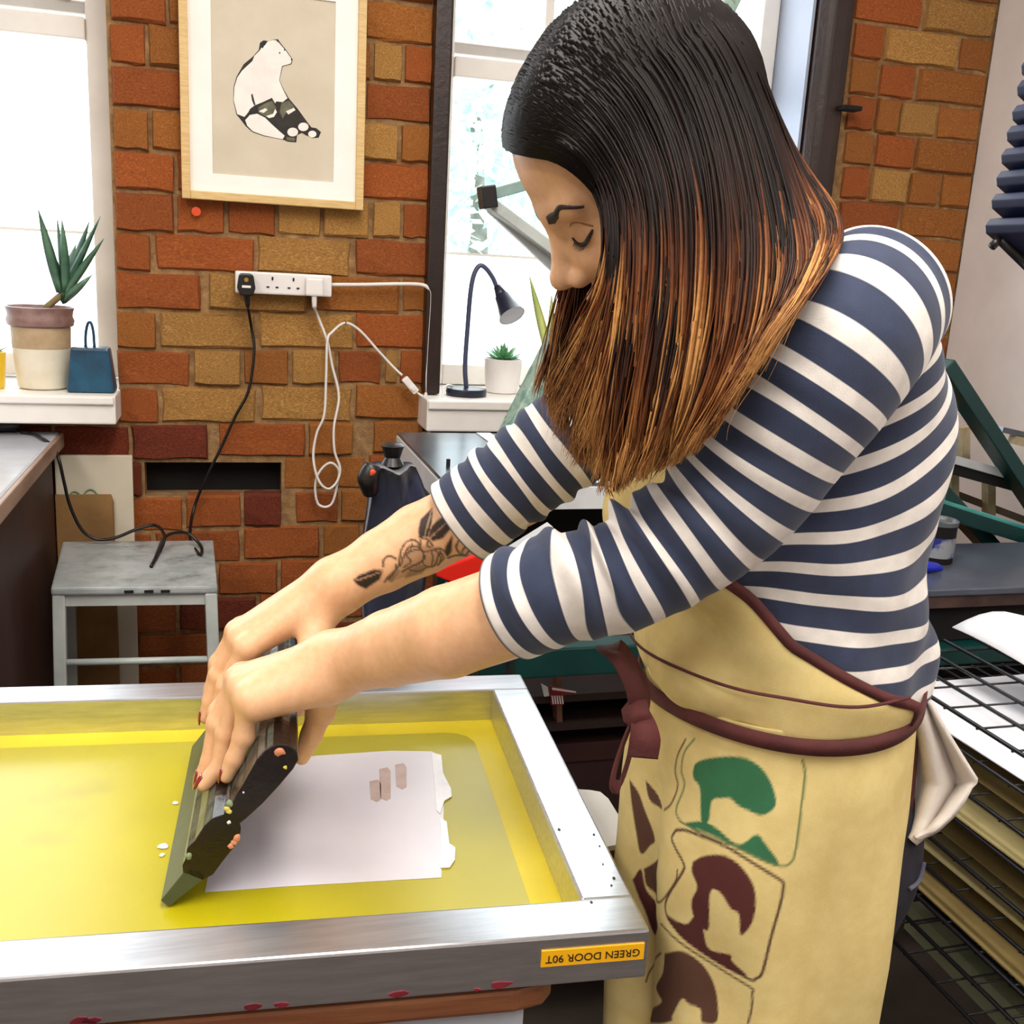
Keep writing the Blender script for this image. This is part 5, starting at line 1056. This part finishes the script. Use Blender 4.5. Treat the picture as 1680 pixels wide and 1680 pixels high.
# ------------------------------------------------------------------ apron
M_apr = mat('cream_yellow_canvas', 'ffffff', 'f3eee6', 30, rough=.85, attr='Col', bump=.15, bscale=700); M_bind = mat('maroon_binding', '4c1f1e', '5f2a28', 30, rough=.8, bump=.2, bscale=300)
AC = np.array([.503, .82]); CLOTH = np.array(lin('e4cf8c'))
def STZf(phi): return 1.088-.018*np.cos(phi)
def adir(phi): return np.stack([-np.cos(phi), -np.sin(phi)], -1)
def skirt_pt(phi, z):
    dz = np.maximum(STZf(phi)-z, 0); fl = 1-np.exp(-dz/.07); rx = .116+.016*fl-.02*dz; ry = np.where(np.sin(phi) > 0, .153+.014*fl, .136+.010*fl)-.05*dz; d = adir(phi)
    r = 1/np.sqrt((d[..., 0]/rx)**2+(d[..., 1]/ry)**2)
    fo = np.clip(dz/.25, 0, 1); r = r+fo*(.0075*np.sin(phi*5.0+1.2+z*3)+.004*np.sin(phi*9+z*11))+.0045*np.sin(phi*2.2+z*26)*np.exp(-((phi-.9)/.5)**2)*fo
    r = r+.006*np.exp(-((phi+.15)/.16)**2)*fo-.008*np.exp(-((phi-.22)/.12)**2)*fo+.0035*np.sin(phi*4-z*22)*fl*np.clip(1-dz/.35, 0, 1)
    return np.stack([AC[0]+d[..., 0]*r, AC[1]+d[..., 1]*r, z], -1)
nphi, nz = 430, 330; ph = np.radians(np.linspace(-112, 134, nphi)); zz = np.linspace(.44, 1.045, nz)
PH, ZZ = np.meshgrid(ph, zz, indexing='ij'); ZZ = .44+(ZZ-.44)/(1.045-.44)*(STZf(PH)+.008-.44); V = skirt_pt(PH, ZZ).reshape(-1, 3)
i, j = np.meshgrid(np.arange(nphi-1), np.arange(nz-1), indexing='ij'); Fq = np.stack([i*nz+j, (i+1)*nz+j, (i+1)*nz+j+1, i*nz+j+1], -1).reshape(-1, 4)
apron = obj_np('apron', V, Fq, M_apr, PER); sm = apron.modifiers.new('t', 'SOLIDIFY'); sm.thickness = .0018
# printed panels: generic bust shapes inside rounded outlines, drawn in the cloth's own (angle, height) coordinates
dv = V-CO; pz = dv@CF; PX = 840+F*(dv@CR)/pz; PYx = 840-F*(dv@CU)/pz
nrmv = np.stack([-np.cos(PH), -np.sin(PH)], -1).reshape(-1, 2); vis = ((CO[:2]-V[:, :2])*nrmv).sum(1) > .05
vi = np.where(vis)[0]
def to_param(x, y):
    k = vi[((PX[vi]-x)**2+(PYx[vi]-y)**2).argmin()]; return PH.ravel()[k]*.17, ZZ.ravel()[k]
def apx(pts): return [to_param(1020+x/3.36, 1180+y/3.36) for x, y in pts]
colr = np.tile(CLOTH, (len(V), 1)); AU = PH.ravel()*.17; AZ = ZZ.ravel()
def cover(fnm):
    out = np.zeros(len(V)); du, dz_ = .17*(ph[1]-ph[0])/3, (zz[1]-zz[0])/3
    for a in (-1, 0, 1):
        for b in (-1, 0, 1): out += fnm(AU+a*du, AZ+b*dz_)
    return out/9
def fill(pts, c):
    global colr
    pl_ = apx(pts); q_ = np.array([(x, y, 0) for x, y in pl_]); q_ = spline(np.vstack([q_, q_[:1]]), len(pl_)*5)[:-1, :2]; pl_ = [tuple(z) for z in q_]; w = cover(lambda x, y: inpoly(x, y, pl_))[:, None]; colr = colr*(1-w)+np.array(lin(c))*w
def line(pts, c, w0=.0011):
    global colr
    L2 = spline([(x, y, 0) for x, y in apx(pts)], len(pts)*5)[:, :2]
    def f(x, y):
        m = np.zeros(len(x), bool); uv = np.stack([x, y], -1)
        for a, b in zip(L2[:-1], L2[1:]):
            ab = b-a; s = ab@ab
            if s < 1e-12: continue
            near = (np.abs(x-a[0]) < .02) & (np.abs(y-a[1]) < .02); q = uv[near]; t = np.clip(((q-a)@ab)/s, 0, 1); m[near] |= np.linalg.norm(q-a-t[:, None]*ab, axis=1) < w0
        return m
    w = cover(f)[:, None]; colr = colr*(1-w)+np.array(lin(c))*w
GRN, MAR, BRN = '2f6e48', '552420', '5c3c2c'
fill([(390, 290), (410, 240), (500, 215), (640, 205), (740, 240), (810, 320), (845, 420), (840, 490), (770, 530), (700, 500), (640, 480), (600, 440), (560, 430), (500, 445), (480, 560), (440, 560), (430, 380), (395, 330)], GRN)
fill([(340, 570), (440, 560), (520, 600), (640, 690), (740, 640), (790, 680), (870, 800), (700, 740), (520, 650)], GRN)
fill([(390, 790), (450, 755), (560, 752), (650, 800), (720, 900), (740, 1000), (725, 1100), (690, 1170), (655, 1180), (650, 1080), (600, 1040), (540, 960), (490, 960), (480, 1150), (440, 1150), (400, 1100), (385, 1010), (420, 920), (390, 840)], MAR)
fill([(245, 1070), (350, 1130), (400, 1090), (450, 1150), (480, 1260), (600, 1300), (610, 1330), (690, 1420), (560, 1360), (330, 1200)], MAR)
fill([(240, 1290), (330, 1280), (430, 1340), (500, 1430), (525, 1550), (520, 1670), (440, 1670), (430, 1600), (370, 1570), (330, 1540), (280, 1640), (260, 1670), (160, 1670), (170, 1600), (220, 1560), (190, 1480), (230, 1400)], BRN)
fill([(45, 330), (90, 400), (130, 500), (180, 660), (150, 700), (110, 740), (80, 620)], BRN); fill([(130, 330), (190, 400), (225, 495), (160, 450)], BRN)
fill([(60, 890), (105, 830), (150, 960), (200, 1140), (180, 1190), (120, 1040)], MAR); fill([(120, 820), (200, 770), (190, 860), (195, 1000), (150, 930)], BRN)
line([(400, 105), (345, 180), (330, 280), (345, 370), (300, 490), (310, 545), (360, 580), (600, 690), (860, 805), (925, 795), (955, 720), (985, 480), (1010, 300), (1000, 225)], '6a7a4a')
line([(350, 110), (310, 200), (295, 290), (310, 370), (270, 470), (235, 498)], '5a3430')
line([(300, 612), (278, 650), (290, 700), (340, 790), (330, 850), (250, 990), (245, 1060), (280, 1130), (420, 1240), (690, 1425), (745, 1430), (775, 1390), (820, 1200), (885, 950), (860, 880), (600, 720), (380, 625), (300, 612)], '4c2420', .0014)
line([(215, 1130), (250, 1160), (400, 1290), (690, 1470), (720, 1510), (720, 1600), (700, 1670)], '5a4030'); line([(130, 1450), (170, 1370), (215, 1290)], '5a4030'); line([(310, 830), (290, 900), (220, 1000), (190, 1000)], '5a4030')
col_attr(apron, colr)
def ribbon(name, P, w, m, par, N=None, th=.0016, wdir=None):
    P = np.asarray(P, float); n = len(P); T = np.gradient(P, axis=0); V = []
    ws = w if hasattr(w, '__len__') else [w]*n
    for q in range(n):
        t = nrm(T[q]); nn = nrm(N[q]) if N is not None else None; s = nrm(wdir) if wdir is not None else np.cross(t, nn); s = nrm(s-t*(s@t)); nn = np.cross(s, t)
        V += [P[q]-s*ws[q]/2-nn*th/2, P[q]+s*ws[q]/2-nn*th/2, P[q]+s*ws[q]/2+nn*th/2, P[q]-s*ws[q]/2+nn*th/2]
    Fc = [(q*4+a, q*4+(a+1) % 4, q*4+4+(a+1) % 4, q*4+4+a) for q in range(n-1) for a in range(4)]+[(3, 2, 1, 0), tuple(range(4*n-4, 4*n))]
    o = obj(name, V, Fc, m, par, smooth=True); return o
# bib
def bib_r(phi, z, off):
    d = adir(phi); r = np.full(phi.shape, .33)
    for _ in range(30):
        P = np.stack([AC[0]+d[..., 0]*r, AC[1]+d[..., 1]*r, z], -1).astype(np.float32); r = np.maximum(r-(shirt_fn(P.reshape(-1, 3)).reshape(phi.shape)-off)*.7, .03)
    lim = np.hypot(*(np.moveaxis(skirt_pt(phi, STZf(phi)-.004)[..., :2], -1, 0)-AC.reshape(2, *([1]*phi.ndim))))+.004+np.maximum(z-STZf(phi), 0)*.35+np.clip((z-STZf(phi)-.06)*2, 0, 1)
    r = np.minimum(r, lim)
    return np.stack([AC[0]+d[..., 0]*r, AC[1]+d[..., 1]*r, z], -1)
nb, mb = 60, 90; zs = np.linspace(1.035, 1.325, nb); ed = np.radians(np.interp(zs, [1.03, 1.062, 1.072, 1.12, 1.18, 1.24, 1.33], [110, 104, 94, 64, 42, 35, 32])); er = np.radians(np.interp(zs, [1.03, 1.08, 1.18, 1.33], [-110, -95, -55, -40]))
uu = np.linspace(0, 1, mb); PHb = er[:, None]+(ed-er)[:, None]*uu[None]; ZB_ = np.repeat(zs[:, None], mb, 1)+.052-.018*np.cos(PHb)
sag = .012*np.exp(-((zs[:, None]-1.065)/.025)**2)*(.6+.4*np.sin(PHb*4))+.004*np.sin(PHb*6+ZB_*40)
Pb = bib_r(PHb, ZB_, .0045)+0.0; dd = adir(PHb); Pb[..., 0] += dd[..., 0]*(sag+.003); Pb[..., 1] += dd[..., 1]*(sag+.003)
i, j = np.meshgrid(np.arange(nb-1), np.arange(mb-1), indexing='ij'); Fq = np.stack([i*mb+j, i*mb+j+1, (i+1)*mb+j+1, (i+1)*mb+j], -1).reshape(-1, 4)[:, ::-1]
bib = obj_np('bib', Pb.reshape(-1, 3), Fq, M_apr, apron); col_attr(bib, np.tile(CLOTH, (nb*mb, 1))); sm = bib.modifiers.new('t', 'SOLIDIFY'); sm.thickness = .0018
nn_ = lambda P: np.c_[P[:, 0]-AC[0], P[:, 1]-AC[1], np.zeros(len(P))]
for k, nm in ((mb-1, 'binding'), (0, 'binding')): e = Pb[:, k]; ribbon(nm, e+nn_(e)*.012, .009, M_bind, apron, N=nn_(e), th=.0035)
e = Pb[-1]; ribbon('binding', e+nn_(e)*.012, .009, M_bind, apron, N=nn_(e), th=.0035)
for k in (nphi-1, 0): e = V.reshape(nphi, nz, 3)[k][::6]; ribbon('binding', e+nn_(e)*.008, .006, M_bind, apron, N=nn_(e), th=.0035)
# pocket hem line and waist strap
q = np.radians(np.linspace(-60, 99, 70)); e = bib_r(q, STZf(q)+.042+.004*np.sin(q*3), .022); tube('hem_piping', e, .0014, M_bind, apron, sides=6)
q = np.radians(np.linspace(-150, 150, 120)); e = skirt_pt(q, STZf(q)+.002*np.sin(q*3)); e += nn_(e)*.05; ribbon('waist_strap', e, .0135, M_bind, apron, N=nn_(e), th=.003)
# bow at the front
def bow(name, pts, w, wd): P = spline([WT(x, y, t) for x, y, t in pts], 26); return ribbon(name, P, w, M_bind, apron, wdir=wd, th=.0018)
cxv = tuple(CR); 
bow('bow_loop', [(1048, 1165, .865), (1040, 1125, .850), (1018, 1085, .845), (996, 1066, .855), (1004, 1060, .885), (1032, 1085, .90), (1052, 1130, .89), (1050, 1165, .875)], [.018]*26, CR*.6+CF*.5)
bow('bow_loop', [(1046, 1168, .865), (1030, 1200, .86), (1012, 1250, .86), (1005, 1284, .865), (1016, 1288, .88), (1030, 1250, .885), (1042, 1200, .88), (1048, 1170, .87)], [.012]*26, CF*.7+CR*.3)
bow('tie_end', [(1050, 1168, .86), (1056, 1190, .85), (1058, 1215, .85), (1054, 1243, .855)], [.016+.010*min(1, q/16) for q in range(26)], CR)
blob('bow_knot', WT(1046, 1168, .855), .012, M_bind, apron, ax=nrm(CO-WT(1046, 1168, .855)), fl=.7)
# neck strap falling behind the hair
e = [WY(960, 760, .86), WY(985, 700, .87), WY(1060, 640, .88)]; ribbon('neck_strap', spline(e, 12), .014, M_bind, apron, wdir=CR+CU, th=.002)

# white rag tucked into the waist at the back
rag = thing('white_rag', 'off-white rag tucked into the waist behind the woman', 'rag', WT(1540, 1300, .95))
rows_ = [(1148, 1476, 1528, .93), (1180, 1480, 1545, .93), (1215, 1486, 1566, .935), (1250, 1488, 1588, .94), (1280, 1490, 1607, .945), (1305, 1492, 1585, .945), (1335, 1492, 1560, .945), (1360, 1492, 1532, .94), (1371, 1492, 1505, .94)]
V = []; n = 18; S2 = np.linspace(0, len(rows_)-1, 30)
R_ = np.array(rows_, float); Rr = np.stack([np.interp(S2, range(len(rows_)), R_[:, k]) for k in range(4)], 1)
for y, xa, xb, t in Rr:
    for k in range(n):
        f = k/(n-1); V.append(WT(xa+(xb-xa)*f, y+10*math.sin(f*3)*(y-1148)/220, t+.012*math.sin(f*11+y*.01)-.02*f))
Fc = [(a*n+b, a*n+b+1, (a+1)*n+b+1, (a+1)*n+b) for a in range(29) for b in range(n-1)]
o = obj('cloth', V, Fc, mat('off_white_cotton', 'd9d0c8', 'cdc3ba', 12, rough=.9, bump=.2, bscale=200), rag, smooth=True); sm = o.modifiers.new('t', 'SOLIDIFY'); sm.thickness = .004
# ------------------------------------------------------------------ hair: thousands of tapering strands laid between guide locks
# scalp layer that follows the skull behind the hairline
def cap_fn(P):
    q = ((P-HO.astype(np.float32))@HR.T)/HS
    d = sd_ell(q, (-.012, 0, .031), (.1005, .0785, .0955)); d = smin(d, sd_ell(q, (.046, 0, .043), (.0435, .0585, .0495)), .03)
    hl = (q[:, 0]-.081)*.78-(q[:, 2]-.066)*.62+np.abs(q[:, 1])*.40
    low = np.maximum(-.06-q[:, 2], -1)
    return np.maximum(np.maximum(d*HS, hl*HS), low)
def skull_fn(P):
    q = ((P-HO.astype(np.float32))@HR.T)/HS
    return HS*smin(sd_ell(q, (-.012, 0, .031), (.1005, .0785, .0955)), sd_ell(q, (.046, 0, .043), (.0435, .0585, .0495)), .03)
def push_out(P, lift):
    sh = P.shape; Q_ = P.reshape(-1, 3).astype(np.float32); L_ = np.broadcast_to(lift, sh[:2]).reshape(-1)
    for _ in range(3):
        d = skull_fn(Q_); w = d < L_; 
        if not w.any(): break
        g = grad(skull_fn, Q_[w]); g /= np.linalg.norm(g, axis=1)[:, None]+1e-9; Q_[w] += g*(L_[w]-d[w])[:, None]
    return Q_.reshape(sh).astype(float)
near = [
 [(868, 205, .785), (935, 238, .757), (985, 280, .737), (1001, 350, .724), (998, 430, .726), (968, 505, .745), (930, 585, .765), (893, 655, .778)],
 [(872, 190, .785), (950, 230, .752), (1004, 300, .728), (1014, 400, .718), (1008, 490, .722), (985, 580, .738), (958, 660, .750), (935, 715, .760)],
 [(882, 150, .785), (965, 205, .742), (1028, 300, .716), (1040, 420, .708), (1030, 550, .715), (1012, 680, .730), (1000, 790, .745), (1003, 822, .75)],
 [(905, 100, .785), (1000, 160, .738), (1068, 290, .706), (1080, 430, .699), (1068, 570, .703), (1048, 700, .716), (1030, 775, .728), (1026, 800, .73)],
 [(945, 55, .785), (1045, 120, .735), (1115, 270, .702), (1130, 430, .694), (1118, 580, .697), (1092, 700, .710), (1070, 765, .722), (1060, 785, .72)],
 [(1000, 15, .785), (1098, 85, .736), (1165, 240, .704), (1188, 415, .694), (1176, 570, .694), (1142, 680, .706), (1110, 745, .716), (1100, 765, .72)],
 [(1060, -8, .785), (1145, 62, .744), (1210, 210, .716), (1248, 380, .700), (1240, 530, .690), (1195, 640, .694), (1155, 715, .704), (1140, 735, .706)],
 [(1100, -14, .79), (1178, 50, .762), (1236, 185, .742), (1288, 330, .722), (1300, 450, .690), (1252, 560, .678), (1200, 650, .684), (1180, 690, .69)],
 [(1115, -12, .80), (1195, 45, .785), (1248, 175, .775), (1300, 290, .768), (1346, 370, .735), (1322, 460, .688), (1262, 555, .672), (1222, 625, .672)],
 [(1120, -10, .81), (1200, 44, .81), (1256, 178, .81), (1306, 272, .806), (1362, 348, .775), (1362, 410, .720), (1305, 500, .675), (1248, 590, .668)]]
far = [
 [(866, 195, .80), (900, 215, .85), (938, 320, .874), (940, 410, .872), (920, 490, .862), (904, 570, .855), (886, 630, .85), (878, 655, .848)],
 [(868, 180, .80), (905, 230, .86), (945, 340, .878), (950, 440, .874), (935, 540, .866), (914, 630, .86), (905, 680, .858), (900, 700, .858)],
 [(890, 120, .80), (930, 230, .868), (965, 370, .884), (965, 480, .884), (952, 580, .88), (940, 660, .874), (930, 720, .87), (925, 745, .87)],
 [(950, 50, .80), (990, 180, .880), (1010, 340, .895), (1005, 480, .895), (990, 600, .89), (975, 700, .885), (965, 760, .88), (962, 780, .88)],
 [(1040, -5, .80), (1080, 130, .890), (1095, 320, .905), (1090, 480, .905), (1075, 620, .90), (1055, 720, .892), (1040, 770, .89), (1035, 790, .89)],
 [(1110, -12, .80), (1175, 90, .880), (1210, 260, .895), (1220, 420, .89), (1200, 560, .885), (1160, 680, .88), (1130, 740, .88), (1120, 760, .88)],
 [(1118, -10, .81), (1196, 50, .835), (1252, 185, .85), (1300, 285, .85), (1340, 370, .85), (1310, 470, .85), (1260, 560, .85), (1220, 640, .85)]]
def wguides(G, sgn, m=34):
    out = []
    for g in G:
        P = spline([WT(*p) for p in g], m)
        for k in range(3, m):                    # lay the lock on the skull: step it out to the near or the far side
            d = (P[k]-CO)/((P[k]-CO)@CF)
            for _ in range(60):
                if skull_fn(P[k][None].astype(np.float32))[0] > .004: break
                P[k] = P[k]+d*.003*sgn
        Ps = P.copy()
        for _ in range(3): Ps[1:-1] = .25*Ps[:-2]+.5*Ps[1:-1]+.25*Ps[2:]
        out.append(Ps)
    return np.stack(out)
def strands(G, n, clumps, seed, thick, lat, tone0, rad, depth_layers=1.0):
    rs = np.random.RandomState(seed); K, m, _ = G.shape
    cg = rs.rand(clumps)*(K-1); cdep = rs.rand(clumps)**1.3; ctone = rs.normal(0, 1, clumps); clen = .74+.26*rs.rand(clumps)**.7; cw = rs.rand(clumps)*6.28
    ci = rs.randint(0, clumps, n); g = np.clip(cg[ci]+rs.normal(0, .16, n), 0, K-1-1e-6); i0 = g.astype(int); fr = (g-i0)[:, None, None]
    P = G[i0]*(1-fr)+G[np.minimum(i0+1, K-1)]*fr
    C = G[cg[ci].astype(int)]*(1-(cg[ci] % 1))[:, None, None]+G[np.minimum(cg[ci].astype(int)+1, K-1)]*(cg[ci] % 1)[:, None, None]
    t = np.linspace(0, 1, m)[None, :, None]; pull = np.clip((t-.25)/.75, 0, 1)**1.4*.62; P = P*(1-pull)+C*pull
    away = P-CO; away /= np.linalg.norm(away, axis=2)[:, :, None]
    d = (cdep[ci]*.8+rs.rand(n)*.2)[:, None, None]; grow = .25+.75*np.clip(t/.3, 0, 1)
    hc = HO+HS*(HF*-.012+HG*.03); inw = hc-P; inw /= np.linalg.norm(inw, axis=2)[:, :, None]
    P = P-inw*(1-d)*thick*.55*grow*np.clip(1.3-t*1.2, .15, 1)+away*d*thick*1.2*np.clip(t*1.2-.3, 0, 1)*depth_layers
    j = rs.normal(0, 1, (n, 1, 3))*lat*(.25+.75*t); wv = np.sin(t*9+cw[ci][:, None, None]+rs.rand(n, 1, 1)*.7)*.0075*t*np.array([.8, .5, .1]); wv2 = np.sin(t*23+rs.rand(n, 1, 1)*6.28)*.0009*t*rs.normal(0, 1, (n, 1, 3))
    P = P+j+wv+wv2
    L = clen[ci]*(.93+.07*rs.rand(n)); tt = np.linspace(0, 1, m)[None]*L[:, None]; k = np.clip((tt*(m-1)).astype(int), 0, m-2); f = (tt*(m-1)-k)[:, :, None]
    P = np.take_along_axis(P, k[:, :, None].repeat(3, 2), 1)*(1-f)+np.take_along_axis(P, (k+1)[:, :, None].repeat(3, 2), 1)*f
    P = push_out(P, .0012+.004*(1-d[:, :, 0])*np.clip(tt*6, .15, 1))
    return P, tt, ctone[ci]+rs.normal(0, .35, n)+tone0, rad*(.7+.6*rs.rand(n))
GN, GFa = wguides(near, -1), wguides(far, 1)
sets = [strands(GN, 3600, 190, 1, .016, .0016, 0.0, .00085), strands(GN+(CF*.018)[None, None], 1100, 90, 2, .02, .002, -1.0, .0013), strands(GFa, 1700, 110, 4, .014, .0017, .1, .00085),
        strands(GN[:3], 420, 46, 5, .006, .0022, .5, .00075), strands(GN[7:], 520, 50, 6, .010, .0020, .3, .00075), strands(GN, 160, 100, 9, .002, .005, .3, .00035), strands(GFa[:3], 160, 70, 11, .004, .004, .5, .0004)]
VV = []; FF = []; CC = []; base = 0
c0, c1, c2, c3 = (np.array(lin(c)) for c in ('120906', '2c150c', '7c4622', 'cf9a5a'))
for P, tt, tone, rad in sets:
    n, m, _ = P.shape; T = np.gradient(P, axis=1); T /= np.linalg.norm(T, axis=2)[:, :, None]+1e-9
    A = np.cross(T, np.array([.35, .9, .15])); A /= np.linalg.norm(A, axis=2)[:, :, None]+1e-9; B = np.cross(T, A)
    r = rad[:, None]*np.clip((1-np.linspace(0, 1, m))*3.2, .12, 1)[None]; V = np.stack([P+r[:, :, None]*(math.cos(a)*A*1.5+math.sin(a)*B*.8) for a in (0, 2.094, 4.189)], 2)
    x = np.clip(tt+.17*tone[:, None]*np.clip((tt-.12)/.4, 0, 1)-.03, 0, 1.1); c = np.empty((n, m, 3))
    for ch in range(3): c[:, :, ch] = np.interp(x, [0, .24, .44, .66, .92], [c0[ch], c0[ch]*1.2, c1[ch], c2[ch], c3[ch]])
    I = base+np.arange(n*m*3).reshape(n, m, 3); Fq = [np.stack([I[:, :-1, k], I[:, :-1, (k+1) % 3], I[:, 1:, (k+1) % 3], I[:, 1:, k]], -1).reshape(-1, 4) for k in range(3)]
    VV.append(V.reshape(-1, 3)); FF += Fq; CC.append(np.repeat(c[:, :, None], 3, 2).reshape(-1, 3)); base += n*m*3
M_hair = mat('brown_ombre_hair', 'ffffff', 'e8ddd4', 200, rough=.5, attr='Col', spec=.22)
hair = obj_np('hair', np.concatenate(VV), np.concatenate(FF), M_hair, PER); col_attr(hair, np.concatenate(CC))
V, Fq = nets(cap_fn, HO-(.16, .12, .16), HO+(.18, .12, .14), .004)
cap = obj_np('scalp_hair', V, Fq, mat('dark_root_hair', '0c0604', '160b07', 90, rough=.6, stretch=(1, 1, 1)), hair)
